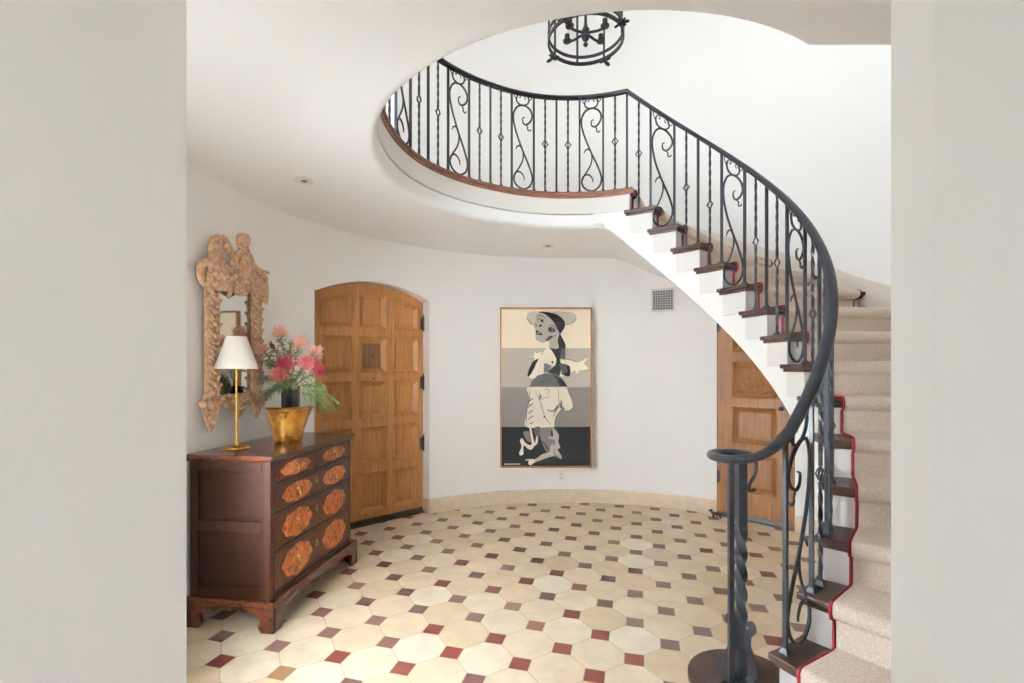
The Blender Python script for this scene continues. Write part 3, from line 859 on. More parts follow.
def bracket(uorig, worig, along_u, sgn_u, sgn_w):
    mb = MB(); pr_ = footprof(1)
    if along_u:   # plate lies in the front/back plane
        for off in (0,):
            pts=[(uorig+sgn_u*x, z) for x,z in pr_]
            if sgn_u < 0: pts = pts[::-1]
            mb.prism(pts, -(worig), -(worig+sgn_w*.028), MF)
    else:
        MS = MC @ Matrix(((0,0,1,0),(1,0,0,0),(0,1,0,0),(0,0,0,1)))
        pts=[(worig+sgn_w*x, z) for x,z in pr_]
        mb.prism(pts, uorig, uorig+sgn_u*.028, MS)
    return mb
for (uo, su) in ((.004,1),(LU+.012,-1)):
    for (wo, sw) in ((-.008,1),(LW-.006,-1)):
        f_ = MB()
        for au in (True, False):
            g_ = bracket(uo, wo, au, su, sw); n0=len(f_.v); f_.v += g_.v; f_.f += [tuple(i+n0 for i in ff) for ff in g_.f]; f_.m += g_.m
        f_.build('foot', M_chest if False else M_chestred, chest, bevel=.004)
# scalloped apron
ap = []
xs_ = [i/40 for i in range(41)]
q = MB()
pts = [(.22+(LU-.44)*x, .118+.014*math.cos(x*PI*8)*(.5+.5*abs(math.cos(x*PI)))) for x in xs_]
pts = [(.20,.138)] + pts + [(LU-.20,.138)]
q.prism(pts[::-1], .004, -.024, MF)
MS = MC @ Matrix(((0,0,1,0),(1,0,0,0),(0,1,0,0),(0,0,0,1)))
pts = [(.20+(LW-.40)*x, .116+.014*math.cos(x*PI*4)) for x in xs_]; pts = [(.2,.138)]+pts+[(LW-.2,.138)]
q.prism(pts, .014, .034, MS)
q.build('apron', M_chestred, chest)

# ------------------------------------------------------------------ table lamp
lx, ly = -1.662, 2.878
lamp = tag(empty('table_lamp', (lx,ly,TZ)), 'slim brass table lamp with white cone shade on the chest of drawers', 'lamp')
TL = Matrix.Translation((lx,ly,TZ))
q = MB(); q.lathe([(0,0),(.072,0),(.074,.004),(.070,.012),(.050,.017),(.022,.022),(.014,.032),(.012,.04),(0,.04)], 40, TL); q.build('base', M_brass, lamp, smooth=40)
q = MB(); q.lathe([(0,.035),(.0075,.035),(.0075,.30),(.013,.303),(.014,.312),(.013,.321),(.006,.325),(.006,.523),(.0,.523)], 20, TL)
q.build('pole', M_brass, lamp, smooth=40)
q = MB()
for k in range(3):
    a = 2*PI*k/3; q.tube([TL@Vector((0,0,.505)), TL@Vector((.109*math.cos(a),.109*math.sin(a),.50))], .002, 5)
q.build('shade_carrier', M_brass, lamp)
q = MB(); q.lathe([(.119,.481),(.054,.676),(.052,.676),(.117,.481)], 48, TL, cap=False); q.v += []; q.build('lamp_shade', M_shade, lamp, smooth=40)

# ------------------------------------------------------------------ amber bowl and vase
bx_, by_ = -1.470, 3.13
bowl = MB(); n=48; vs=[]; fs=[]
prof_o = [(0,0),(.080,0),(.088,.004),(.092,.03),(.103,.08),(.116,.13),(.130,.18),(.146,.215),(.157,.232),(.152,.236),(.140,.222),(.122,.18),(.106,.12),(.092,.06),(.080,.014),(0,.012)]
for j,(r_,z_) in enumerate(prof_o):
    for k in range(n):
        a=2*PI*k/n; w_ = .955+.030*math.sin(3*a+1)*(z_/.23)+.06*math.sin(4*a+z_*38)*min(1,z_/.05)*(1-z_/.30)
        zz_ = z_*(1+.03*math.sin(2*a+.5))
        vs.append((bx_+r_*w_*math.cos(a), by_+r_*w_*math.sin(a), TZ+zz_*.95))
for j in range(len(prof_o)-1):
    for k in range(n): fs.append((j*n+k, j*n+(k+1)%n, (j+1)*n+(k+1)%n, (j+1)*n+k))
bowl.add(vs, fs)
tag(bowl.build('bowl', M_gold, smooth=60), 'flared amber gold metallic bowl on the chest of drawers', 'bowl')
vx, vy = -1.572, 3.385
q = MB(); q.lathe([(0,0),(.058,0),(.061,.004),(.061,.342),(.0635,.350),(.0615,.356),(.056,.352),(.055,.02),(0,.02)], 40, Matrix.Translation((vx,vy,TZ)), cap=False)
tag(q.build('vase', M_vase, smooth=40), 'tall black cylinder vase behind the amber bowl', 'vase')

# ------------------------------------------------------------------ flowers
def bloommat(n_, a_, b__): return noise_col(base_mat(n_, a_, .6), a_, b__, (1,1,1), 60, 2)
M_pale = bloommat('pale_petal', srgb(222,160,140), srgb(240,198,176)); M_pink = bloommat('pink_petal', srgb(196,84,96), srgb(228,136,134))
M_red = bloommat('red_petal', srgb(150,38,58), srgb(196,76,90)); M_bud = bloommat('bud_petal', srgb(96,44,52), srgb(140,76,78))
def onray(px, py, Y):  return Vector(((px-512)*Y/477.15, Y, 1.45-(py-369.3)*Y/477.15))
VT = Vector((vx,vy,TZ+.36))
def curve_pts(p0, d0, p1, d1, n=10):
    out=[]
    for i in range(n+1):
        t=i/n; h00=2*t**3-3*t*t+1; h10=t**3-2*t*t+t; h01=-2*t**3+3*t*t; h11=t**3-t*t
        out.append(p0*h00+d0*h10+p1*h01+d1*h11)
    return out
def needle(mb, p, d, ln, w_=.0027):
    d = d.normalized(); s_ = d.cross(Vector((random.random()-.5,random.random()-.5,random.random()-.5))).normalized()
    m_ = p + d*ln*.5 + Vector((0,0,-.006)); t_ = p + d*ln + Vector((0,0,-.016))
    n_ = d.cross(s_)*w_
    mb.add([p+s_*w_*.5, p-s_*w_*.5, m_-s_*w_, m_+s_*w_, t_, m_+n_], [(0,1,2,3),(3,2,4),(0,3,5),(1,5,2),(3,4,5),(5,4,2)])
FL = [
 ('tall pale pink flower at the very top of the bouquet', 280.5,336,3.36,.040,M_pale,'pin'),
 ('dark maroon closed bud at the upper left of the bouquet', 273.5,348,3.33,.026,M_bud,'bud'),
 ('pale peach flower farthest left in the bouquet', 263.5,352,3.30,.040,M_pale,'pin'),
 ('pale peach flower upper right of the bouquet middle', 299.5,346,3.36,.040,M_pale,'pin'),
 ('deep pink flower at the centre of the bouquet', 285.5,364,3.22,.050,M_red,'dome'),
 ('deep pink flower low at the front left of the bouquet', 279,375,3.20,.044,M_pink,'dome'),
 ('mid pink flower right of the bouquet centre', 306.5,363,3.28,.046,M_pink,'dome'),
 ('dark red flower pointing right at the bouquet edge', 318,370.5,3.30,.042,M_red,'side'),
 ('pale pink flower behind the dark red one at the right', 314,355,3.40,.040,M_pale,'pin'),
]
def fol(mb, pts, n, ln, spread=1.0):
    for i in range(n):
        t = lerp(.35, 1.0, (i+random.random())/n)*(len(pts)-1); k = min(int(t), len(pts)-2)
        p = pts[k].lerp(pts[k+1], t-k); d = (pts[k+1]-pts[k]).normalized()
        r_ = Vector((random.gauss(0,1),random.gauss(0,1),random.gauss(0,1))).normalized()
        needle(mb, p, d*.9 + r_*spread, ln*random.uniform(.7,1.2))
for lab, px, py, Y, R_, mt, kd in FL:
    tip = onray(px, py, Y); fl_ = tag(empty('cut_flower', VT), lab, 'flower', 'flowers in the black vase')
    base = VT + Vector((random.uniform(-.03,.03), random.uniform(-.03,.03), -.10))
    dirn = (tip - VT); out = Vector((dirn.x, dirn.y*.6-.04, dirn.z*.5+.05))
    pts = curve_pts(base, Vector((0,0,.30)), tip, out*.9, 12)
    s_ = MB(); s_.tube(pts, .0028, 6); s_.build('stem', M_stem, fl_, smooth=60)
    ax = (pts[-1]-pts[-2]).normalized()
    bl = MB()
    nn = 130 if kd != 'bud' else 40
    for i in range(nn):
        ph = PI*(3-5**.5)*i; ct = 1-(i+.5)/nn*(1.45 if kd in ('dome','side') else 1.0); st_ = math.sqrt(max(0,1-ct*ct))
        R_2 = R_*1.2; e1 = ax.orthogonal().normalized(); e2 = ax.cross(e1)
        d = ax*ct*(1.0 if kd in ('dome','side') else 1.5) + (e1*math.cos(ph)+e2*math.sin(ph))*st_*(1 if kd != 'bud' else .45)
        p0 = tip + d*R_2*.2; p2 = tip + d*R_2*random.uniform(.65,1.3) + Vector((random.gauss(0,1),random.gauss(0,1),random.gauss(0,1)))*.004; pm = p0.lerp(p2,.6) + (e1*math.cos(ph)+e2*math.sin(ph))*R_2*.14
        bl.tube([p0, pm, p2], .0021, 4, scale=lambda i: (1,1.0,1.3)[i])
    bl.ell(tip, (R_*.26,)*3, None, 10, 6)
    bl.build('bloom', mt, fl_)
    lf = MB(); fol(lf, pts[3:], 70, .062, 1.1); lf.build('leaves', M_leaf, fl_)
FR = [
 ('drooping feathery green frond reaching right toward the door', 334,400,3.36,8,M_leaf),
 ('second drooping green frond curving lower right of the vase', 325,406,3.34,11,M_leaf),
 ('wispy green frond spreading right above the drooping ones', 322,388,3.25,12,M_leaf),
 ('grey green sprig hanging low left toward the mirror', 267,393,3.22,12,M_leaf2),
 ('grey green sprig reaching left beside the lamp shade', 262,378,3.18,10,M_leaf2),
 ('upright thin green sprig between the top flowers', 291,344,3.38,8,M_leaf),
 ('short green sprig rising behind the central flower', 289,354,3.40,8,M_leaf),
 ('green sprig filling the left shoulder of the bouquet', 272,364,3.30,12,M_leaf),
 ('green sprig low in front over the vase rim', 294,382,3.24,14,M_leaf),
 ('green sprig curling over the left vase rim', 281,386,3.26,12,M_leaf),
]
for lab, px, py, Y, n_, mt in FR:
    tip = onray(px, py, Y); fr = tag(empty('foliage_sprig', VT), lab, 'greenery', 'foliage in the black vase')
    base = VT + Vector((random.uniform(-.03,.03), random.uniform(-.03,.03), -.08)); dirn = tip-VT
    pts = curve_pts(base, Vector((0,0,.28)), tip, Vector((dirn.x*1.0, dirn.y*.6, min(.05,dirn.z)-.10)), 14)
    s_ = MB(); s_.tube(pts, .002, 5); s_.build('stem', M_stem, fr)
    lf = MB(); fol(lf, pts[3:], n_*9, .062, .8); lf.build('leaves', mt, fr)

# ------------------------------------------------------------------ carved mirror
mA, mB = P(-177.6, 2.352, 0), P(166.4, 2.352, 0)
mu = Vector((mB.x-mA.x, mB.y-mA.y, 0)).normalized(); mn = Vector((mu.y,-mu.x,0)); MWd = (mB-mA).length
mo = mA + mn*.025
def MM(u_, z, off=0): return Vector((mo.x,mo.y,0)) + mu*(u_*MWd) + mn*off + Vector((0,0,z))
Rm = Matrix((mu, mn, Vector((0,0,1)))).transposed()
mir = tag(empty('wall_mirror', (mo.x,mo.y,1.1)), 'tall mirror in an ornate carved wooden frame above the chest of drawers', 'mirror')
q = MB(); MT = Matrix.Translation((mo.x,mo.y,0)) @ Rm.to_4x4()
def ub(u0,u1,z0,z1,o0,o1,mb): mb.box((u0*MWd,o0,z0),(u1*MWd,o1,z1), MT)
ub(.22,.77,1.27,2.03,-.012,.004,q); gl = q.build('mirror_glass', M_mirror, mir)
fm = MB()
def leaf(u_, z, ang, ln, wd, off=.035, mb=None, tk=.013):
    mb = mb or fm
    R_ = Rm @ Matrix.Rotation(ang,3,'Y') @ Matrix.Rotation(.35,3,'X')
    mb.ell(MM(u_,z,off), (wd,tk,ln), R_, 8, 6)
ub(.14,.235,1.27,2.06,-.02,.010,fm); ub(.765,.86,1.27,2.06,-.02,.010,fm)
ub(.12,.88,1.21,1.29,-.02,.020,fm); ub(.14,.86,1.99,2.09,-.02,.022,fm)
random.seed(31)
for uc in (.180,.820):
    z = 1.29; k = 0
    while z < 2.06:
        sg = 1 if k % 2 else -1
        leaf(uc+sg*.030, z, sg*.75, .036, .012, .034, None, .016)
        leaf(uc-sg*.044, z+.012, -sg*.55, .030, .010, .026, None, .014)
        leaf(uc+sg*.052, z+.026, sg*1.05, .024, .009, .040)
        if k % 3 == 0: fm.ell(MM(uc, z+.02, .044), (.011,.010,.011), Rm, 8, 6)
        z += .037; k += 1
fm.build('frame', M_carve, mir, smooth=60)
for uc, zb, rr, tt in ((.17,1.085,.062,1.24),(.53,1.125,.078,1.25),(.84,1.125,.056,1.24)):
    cl = MB(); random.seed(int(uc*100))
    cl.lathe([(0,0),(rr*.25,.012),(rr*.55,(tt-zb)*.4),(rr*.95,(tt-zb)*.8),(rr*.8,tt-zb),(0,tt-zb)], 14, Matrix.Translation(MM(uc,zb,.0)) @ (Rm @ Matrix.Scale(.45,3,Vector((0,1,0)))).to_4x4())
    for i in range(46):
        t = random.random(); z = lerp(tt, zb+.01, t); wd = rr*(1-.72*t**1.2)
        uo = random.uniform(-1,1)*wd/MWd; r_ = random.uniform(.011,.019)*(1.1-.35*t)
        cl.ell(MM(uc+uo, z, .014+random.uniform(0,.020)*(1-t)), (r_,r_*.8,r_*1.2), Rm @ Matrix.Rotation(random.uniform(-1,1),3,'Y'), 8, 6)
    cl.ell(MM(uc, zb+.004, .010), (.012,.010,.020), Rm)
    cl.build('pendant_carving', M_carve, mir, smooth=60)
cb = MB(); random.seed(5)
for i in range(46):
    u_ = lerp(.06,.96,i/45); leaf(u_, 1.25+random.uniform(-.034,.034), random.uniform(.7,2.4), .028, .011, .036, cb)
cb.ell(MM(.05,1.245,.02),(.03,.025,.024),Rm); cb.ell(MM(.955,1.255,.02),(.026,.022,.03),Rm)
cb.build('swag_carving', M_carve, mir, smooth=60)
# crest: rearing horse at the left, bust in the middle, winged bird at the right
ZC = -.035
def blob(mb, pts, rs, off, flat=.7):
    P_ = catmull([(a_,b_,0) for a_,b_ in pts], 5); n_ = len(P_)
    P3 = [MM(p.x, p.y+ZC, off) for p in P_]
    def rsc(i):
        t = i/(n_-1)*(len(rs)-1); k = min(int(t), len(rs)-2); return lerp(rs[k], rs[k+1], t-k)
    mb.sweep(P3, [(math.cos(2*PI*k/10), math.sin(2*PI*k/10)*flat) for k in range(10)], up=mn, scale=rsc)
hs = MB()
blob(hs, [(.26,1.97),(.25,2.04),(.21,2.10),(.175,2.16),(.17,2.22),(.21,2.265),(.28,2.28)], [.075,.078,.066,.056,.052,.046,.034], .036, .55)
blob(hs, [(.25,2.275),(.31,2.25),(.36,2.215),(.385,2.19)], [.036,.032,.024,.019], .05)
blob(hs, [(.25,2.29),(.26,2.32)], [.012,.003], .05); blob(hs, [(.29,2.285),(.305,2.31)], [.011,.003], .05)
for k in range(15):
    t = k/14; leaf(lerp(.20,.095,min(1,t*1.5))+.02*math.sin(t*4), lerp(2.285,2.08,t)+ZC, -1.35+t*.9, .028, .008, .045, hs)
blob(hs, [(.30,2.04),(.38,2.07),(.43,2.03),(.40,1.98)], [.026,.022,.017,.012], .062)
blob(hs, [(.24,2.02),(.32,1.98),(.30,1.93)], [.028,.022,.014], .058)
blob(hs, [(.12,2.10),(.05,2.115),(.01,2.07),(.02,2.01),(.07,1.98)], [.030,.030,.028,.024,.016], .028)
blob(hs, [(.12,2.05),(.10,1.99),(.14,1.95)], [.028,.024,.014], .03)
for k in range(13):
    t = k/12; u_ = .20-.05*math.sin(t*PI) ; z = lerp(2.26,2.06,t)+ZC
    blob(hs, [(u_-.055,z-ZC+.012),(u_,z-ZC),(u_+.06,z-ZC+.016)], [.003,.0075,.003], .066)
hs.build('horse_carving', M_carve, mir, smooth=60)
bu = MB()
bu.ell(MM(.55,2.325+ZC,.05), (.036,.034,.046), Rm); bu.ell(MM(.545,2.345+ZC,.043), (.042,.036,.036), Rm)
bu.ell(MM(.56,2.315+ZC,.083), (.007,.009,.011), Rm)
for s_ in (-1,1): leaf(.55+s_*.062, 2.295+ZC, s_*-.12, .052, .014, .042, bu)
blob(bu, [(.55,2.30),(.548,2.26)], [.024,.030], .046)
blob(bu, [(.548,2.265),(.545,2.20),(.54,2.12),(.54,2.05)], [.044,.062,.072,.07], .040, .5)
blob(bu, [(.48,2.24),(.42,2.20),(.39,2.16),(.41,2.12)], [.028,.026,.024,.018], .055)
blob(bu, [(.61,2.24),(.66,2.20),(.65,2.15)], [.028,.026,.018], .055)
for k in range(8):
    u_ = .47+.02*k; blob(bu, [(u_+.02,2.24),(u_,2.17),(u_-.01+.004*k,2.08)], [.003,.009,.004], .072-.001*abs(k-4))
for k in range(9):
    a_ = PI*k/8; blob(bu, [(.55+.045*math.cos(a_),2.345+.030*math.sin(a_)),(.55+.068*math.cos(a_),2.345+.044*math.sin(a_)-.01)], [.006,.009,.006], .062)
bu.build('bust_carving', M_carve, mir, smooth=60)
wg = MB(); random.seed(9)
blob(wg, [(.33,2.06),(.5,2.10),(.7,2.09),(.88,2.06)], [.05,.075,.075,.05], .020, .4)
for k in range(8):
    blob(wg, [(.40+.03*k,2.10+.010*k),(.54+.03*k,2.115-.006*k),(.70+.022*k,2.09-.016*k)], [.010,.019,.009], .058-.002*k)
blob(wg, [(.62,2.165),(.72,2.175),(.82,2.155),(.90,2.16)], [.030,.036,.034,.026], .040)
blob(wg, [(.88,2.165),(.91,2.13),(.92,2.05),(.93,1.985),(.97,1.945)], [.026,.034,.036,.028,.006], .036)
blob(wg, [(.85,2.14),(.86,2.06),(.87,2.00)], [.032,.036,.03], .040)
for u_, z, r_ in ((.66,2.05,.032),(.76,2.08,.034),(.70,2.12,.030),(.82,2.03,.028),(.44,2.11,.028),(.60,2.13,.026)):
    wg.ell(MM(u_,z+ZC,.048), (r_,.022,r_*.75), Rm, 10, 6)
for k in range(26): leaf(random.uniform(.36,.90), random.uniform(2.03,2.17)+ZC, random.uniform(-1.5,1.5), .026, .010, .062, wg)
for k in range(70):
    u_ = random.uniform(.16,.88); leaf(u_, random.uniform(2.0,2.15)+ZC, random.uniform(-1.6,1.6), random.uniform(.014,.024), .007, random.uniform(.058,.074), wg, .012)
wg.build('wing_carving', M_carve, mir, smooth=60)
sh = MB()
for k in range(11):
    a_ = -PI*.95+PI*.9*k/10; blob(sh, [(.50,2.06),(.50+.13*math.cos(a_),2.03+.070*math.sin(a_))], [.008,.016], .05)
sh.ell(MM(.50,1.995,.045),(.06,.022,.035),Rm,12,6)
sh.build('shell_carving', M_carve, mir, smooth=60)

# ------------------------------------------------------------------ painting
pz0, pz1 = .405, 2.108
pA = Vector((-.1275,5.093,0)); pB = Vector((.850,5.098,0)); pu = (pB-pA).normalized(); pn = Vector((pu.y,-pu.x,0)); PW = (pB-pA).length
paint = tag(empty('framed_painting', (.36,5.09,pz0)), 'tall framed painting of a stylised woman in a hat over four grey bands', 'painting')
PM = Matrix(((pu.x,pn.x,0,pA.x),(pu.y,pn.y,0,pA.y),(0,0,1,0),(0,0,0,1)))
q = MB(); t_ = .014
for u0,u1,z0,z1 in ((0,t_,pz0,pz1),(PW-t_,PW,pz0,pz1),(t_,PW-t_,pz0,pz0+t_),(t_,PW-t_,pz1-t_,pz1)): q.box((u0,-.03,z0),(u1,.034,z1), PM)
q.build('frame', M_frame, paint, bevel=.002)
M_cv = [base_mat('canvas_cream', srgb(238,222,196), .75), base_mat('canvas_light_grey', srgb(184,174,160), .75), base_mat('canvas_mid_grey', srgb(128,122,114), .75), base_mat('canvas_black', srgb(26,26,26), .8, spec=.2)]
M_line = base_mat('charcoal_line', srgb(60,56,52), .8); M_hat = base_mat('paint_hat_grey', srgb(196,186,168), .8); M_ink = base_mat('paint_black', srgb(32,31,31), .85, spec=.2); M_bone = base_mat('paint_bone', srgb(224,212,192), .8); M_bright = base_mat('paint_ivory', srgb(240,228,206), .8); M_grey = base_mat('paint_grey', srgb(120,116,112), .8); M_face = base_mat('paint_face', srgb(178,170,156), .8); M_dgrey = base_mat('paint_dark_grey', srgb(84,82,80), .8)
# picture coordinates: x 500.1..590.9, y 307.7..467 in photo units -> metres on the canvas
def pc(x, y): return ((x-500.1)/90.8*PW, pz1-(y-307.7)/159.3*(pz1-pz0))
cv = MB()
bands = [309.5,348.2,387.1,426.5,465.4]
for i in range(4):
    cv.mi = i; a_ = pc(501.6,bands[i]); b_ = pc(589.5,bands[i+1]); cv.box((a_[0],-.02,b_[1]),(b_[0],.020,a_[1]), PM)
cvo = cv.build('canvas', M_cv, paint)
mats = {'K':M_ink,'H':M_hat,'B':M_bone,'I':M_bright,'G':M_grey,'F':M_face,'D':M_dgrey,'L':M_line}
keys = list(mats)
fg = MB()
PMF = PM @ Matrix(((1,0,0,0),(0,0,1,0),(0,1,0,0),(0,0,0,1)))
lay = [0.0202]
def shape(k, pts, smooth=True):
    fg.mi = keys.index(k); lay[0] += .00012
    pts = [pc(x,y) for x,y in pts]
    if smooth:
        n_ = len(pts); out=[]
        for i in range(n_):
            a_,b_,c_,d_ = [Vector(pts[(i+j)%n_]) for j in (-1,0,1,2)]
            for j in range(4):
                t=j/4; v=.5*((2*b_)+(c_-a_)*t+(2*a_-5*b_+4*c_-d_)*t*t+(3*b_-a_-3*c_+d_)*t**3); out.append((v.x,v.y))
        pts = out
    from mathutils.geometry import tessellate_polygon
    vs_ = [Vector((x,y,lay[0])) for x,y in pts]; tr = tessellate_polygon([vs_])
    fg.add([PMF @ v for v in vs_], [tuple(t) for t in tr])
def stroke(pts, w_=.004, k='L'):
    fg.mi = keys.index(k); lay[0] += .00006
    P_ = catmull([(*pc(x,y),lay[0]) for x,y in pts], 5) if len(pts) > 2 else [Vector((*pc(x,y),lay[0])) for x,y in pts]
    vs_=[]; n_=len(P_)
    for i,p in enumerate(P_):
        t = (P_[min(i+1,n_-1)]-P_[max(i-1,0)]).normalized(); s_ = Vector((-t.y,t.x,0))*w_*.75*(.4+.6*math.sin(PI*min(1,max(0,(i+.5)/n_))))
        vs_ += [PMF@(p+s_), PMF@(p-s_)]
    fg.add(vs_, [(2*i,2*i+1,2*i+3,2*i+2) for i in range(n_-1)])
X = lambda cx_: 495 + cx_*.10254
def C1(l): return [(495+a*.10254, 300+b*.10254) for a,b in l]
def C2(l): return [(495+a*.10254, 355+b*.10254) for a,b in l]
def C3(l): return [(495+a*.11719, 405+b*.11719) for a,b in l]
shape('H', C1([(305,170),(330,125),(410,115),(395,180),(370,250),(325,220)])); shape('H', C1([(560,120),(660,115),(760,130),(788,175),(760,220),(680,248),(640,200)]))
shape('F', C1([(410,130),(470,130),(560,200),(610,300),(605,370),(520,395),(470,415),(420,405),(390,370),(395,310),(375,255),(390,190)]))
shape('F', C1([(520,390),(605,350),(612,470),(520,470),(525,430)]), False)
shape('K', C1([(410,118),(500,118),(600,145),(665,200),(675,260),(640,320),(625,345),(610,300),(560,210),(480,140)]))
shape('K', C1([(625,335),(660,390),(682,440),(680,475),(660,480),(640,560),(600,600),(560,550),(520,475),(610,472),(605,400)]))
shape('D', C1([(640,475),(680,475),(680,575),(630,570)]), False)
stroke(C1([(405,200),(430,185),(455,195)]),.006); shape('K', C1([(440,205),(455,190),(468,205),(455,218)])); stroke(C1([(400,170),(440,150),(490,180)]),.005)
shape('K', C1([(425,250),(450,240),(452,258),(430,262)])); stroke(C1([(385,230),(400,250),(392,262)]),.006)
shape('K', C1([(395,300),(420,305),(460,335),(440,345),(400,335)])); shape('F', C1([(408,315),(440,330),(415,330)]))
shape('D', C1([(510,280),(545,260),(590,300),(540,320)])); shape('K', C1([(518,285),(545,275),(530,315)])); stroke(C1([(525,250),(560,245),(600,290)]),.006)
shape('D', C1([(490,395),(530,350),(560,360),(510,400)])); stroke(C1([(500,350),(540,360),(600,340)]),.004)
stroke(C1([(310,180),(345,225),(370,240)]),.004); stroke(C1([(680,246),(750,222),(785,180)]),.004)
# bust and arms
shape('I', C2([(330,210),(390,110),(370,20),(340,50),(305,80),(330,40),(380,0),(375,-40),(400,-15),(450,-30),(445,10),(500,-70),(545,-45),(585,20),(590,60),(560,105),(475,80),(470,180),(370,228)]))
shape('K', C2([(420,38),(395,90),(345,190),(315,205),(325,150),(360,75),(395,45)]))
shape('I', C2([(615,45),(700,45),(800,70),(870,40),(895,35),(860,80),(900,130),(870,150),(820,150),(790,185),(770,150),(720,180),(650,210),(620,190),(610,110)]))
shape('K', C2([(600,-20),(625,40),(640,120),(620,200),(580,190),(510,165),(560,120),(590,90)])); shape('G', C2([(475,80),(545,100),(510,160),(470,170)]), False)
shape('D', C2([(620,85),(715,105),(722,205),(650,190),(640,140)])); shape('K', C2([(690,115),(722,110),(720,205),(660,190),(700,160)]))
shape('D', C2([(330,308),(360,250),(410,200),(490,178),(570,188),(640,225),(690,290),(692,308)]), False)
shape('K', C2([(560,190),(640,225),(690,290),(692,306),(620,290),(600,240)])); stroke(C2([(400,290),(470,250),(560,230)]),.006,'K')
shape('K', C2([(545,62),(560,58),(562,78),(548,80)])); stroke(C2([(620,45),(700,42),(800,68)]),.004); stroke(C2([(850,150),(905,152)]),.004); stroke(C2([(300,75),(340,40),(385,25)]),.005)
# skirted body
shape('B', C2([(325,314),(600,314),(685,314),(720,390),(755,470),(735,530),(690,548),(640,525),(600,590),(575,640),(560,700),(310,700),(300,600),(330,430),(320,370)]))
stroke(C2([(330,330),(335,420),(305,560),(310,690)]),.005); stroke(C2([(385,340),(430,440),(470,560),(480,600),(540,680)]),.005); shape('K', C2([(470,592),(488,592),(486,608),(470,606)]))
stroke(C2([(610,330),(620,470),(650,530),(720,540),(755,480),(700,340)]),.005); stroke(C2([(500,530),(560,545),(600,500),(620,470)]),.010); stroke(C2([(640,440),(640,500),(675,525)]),.016,'D'); stroke(C2([(560,600),(600,520),(625,500)]),.008); stroke(C2([(575,690),(590,600),(640,530)]),.005)
stroke(C2([(410,340),(440,400),(430,430),(530,400)]),.005); shape('D', C2([(430,390),(450,395),(445,420),(428,415)])); stroke(C2([(470,330),(520,340),(510,390)]),.004)
for yy in (430,480,545,600,660): stroke(C2([(320,yy+30),(345,yy+5),(370,yy-10)]),.008,'D')
# legs on the black band
shape('G', C3([(375,185),(485,185),(470,240),(510,330),(480,400),(430,390),(380,260)])); shape('B', C3([(282,160),(400,160),(490,178),(500,186),(282,190)]), False)
shape('F', C3([(485,190),(520,220),(540,260),(535,310),(550,360),(510,370),(505,300),(455,280),(450,262),(490,265)])); shape('D', C3([(340,185),(380,190),(360,300),(330,210)]))
shape('G', C3([(240,230),(275,220),(300,240),(315,310),(270,300)])); shape('B', C3([(290,190),(305,190),(335,320),(350,265),(362,270),(360,320),(330,350),(310,375),(280,370),(245,340),(240,380),(240,415),(215,425),(205,405),(225,350),(212,300),(230,280),(260,320),(310,330)]))
shape('F', C3([(470,345),(500,340),(560,430),(555,455),(490,432),(350,480),(300,505),(280,490),(290,470),(255,470),(270,455),(340,455),(400,415),(460,395)])); shape('B', C3([(290,462),(340,462),(310,505),(285,500)]))
stroke(C3([(500,370),(505,420),(545,440)]),.005,'D'); stroke(C3([(400,300),(440,360),(455,395)]),.008,'K')
for k in range(11):       # small white signature strokes, illegible in the photograph
    x = 80+k*12.5; stroke(C3([(x,505),(x+4,492),(x+8,505)] if k % 2 else [(x,495),(x+5,502),(x+9,494)]), .005, 'B')
fgo = fg.build('painted_figure', [mats[k] for k in keys], cvo)
plab(fgo, 'black and ivory figure of a woman in a hat')

# ------------------------------------------------------------------ small wall and ceiling items
# return-air grille
va = 62.6; vR = 2.408; vt, vn = Vector((math.sin(rad(va)),-math.cos(rad(va)),0)), -Vector((math.cos(rad(va)),math.sin(rad(va)),0))
vp, vq = P(va-1.5, WL(va-1.5), 0), P(va+1.5, WL(va+1.5), 0)
vt = (vp-vq).normalized(); vn = Vector((vt.y,-vt.x,0))
if vn.dot(Vector((CX,CY,0))-vp) < 0: vn = -vn
vo = P(va, WL(va), 2.18) + vn*.006; VM = Matrix(((vt.x,vn.x,0,vo.x),(vt.y,vn.y,0,vo.y),(0,0,1,vo.z),(0,0,0,1)))
vent = tag(empty('wall_vent', vo), 'square cream grille with small square holes high on the wall by the stairs', 'vent')
q = MB(); W_, S_ = .122, .1
for b4 in ((-W_,-S_,-W_,W_),(S_,W_,-W_,W_)): q.box((b4[0],-.004,b4[2]),(b4[1],.008,b4[3]), VM)
q.box((-S_,-.004,S_),(S_,.008,W_), VM); q.box((-S_,-.004,-W_),(S_,.008,-S_), VM)
q.build('frame', M_cream, vent, bevel=.002)
q = MB()
for i in range(1,8):
    x = -S_+2*S_*i/8; q.box((x-.0024,.001,-S_),(x+.0024,.0035,S_), VM); q.box((-S_,.001,x-.0024),(S_,.0035,x+.0024), VM)
q.build('grille', M_cream, vent)
q = MB(); q.box((-S_,-.004,-S_),(S_,-.001,S_), VM); q.build('duct_back', M_black, vent)
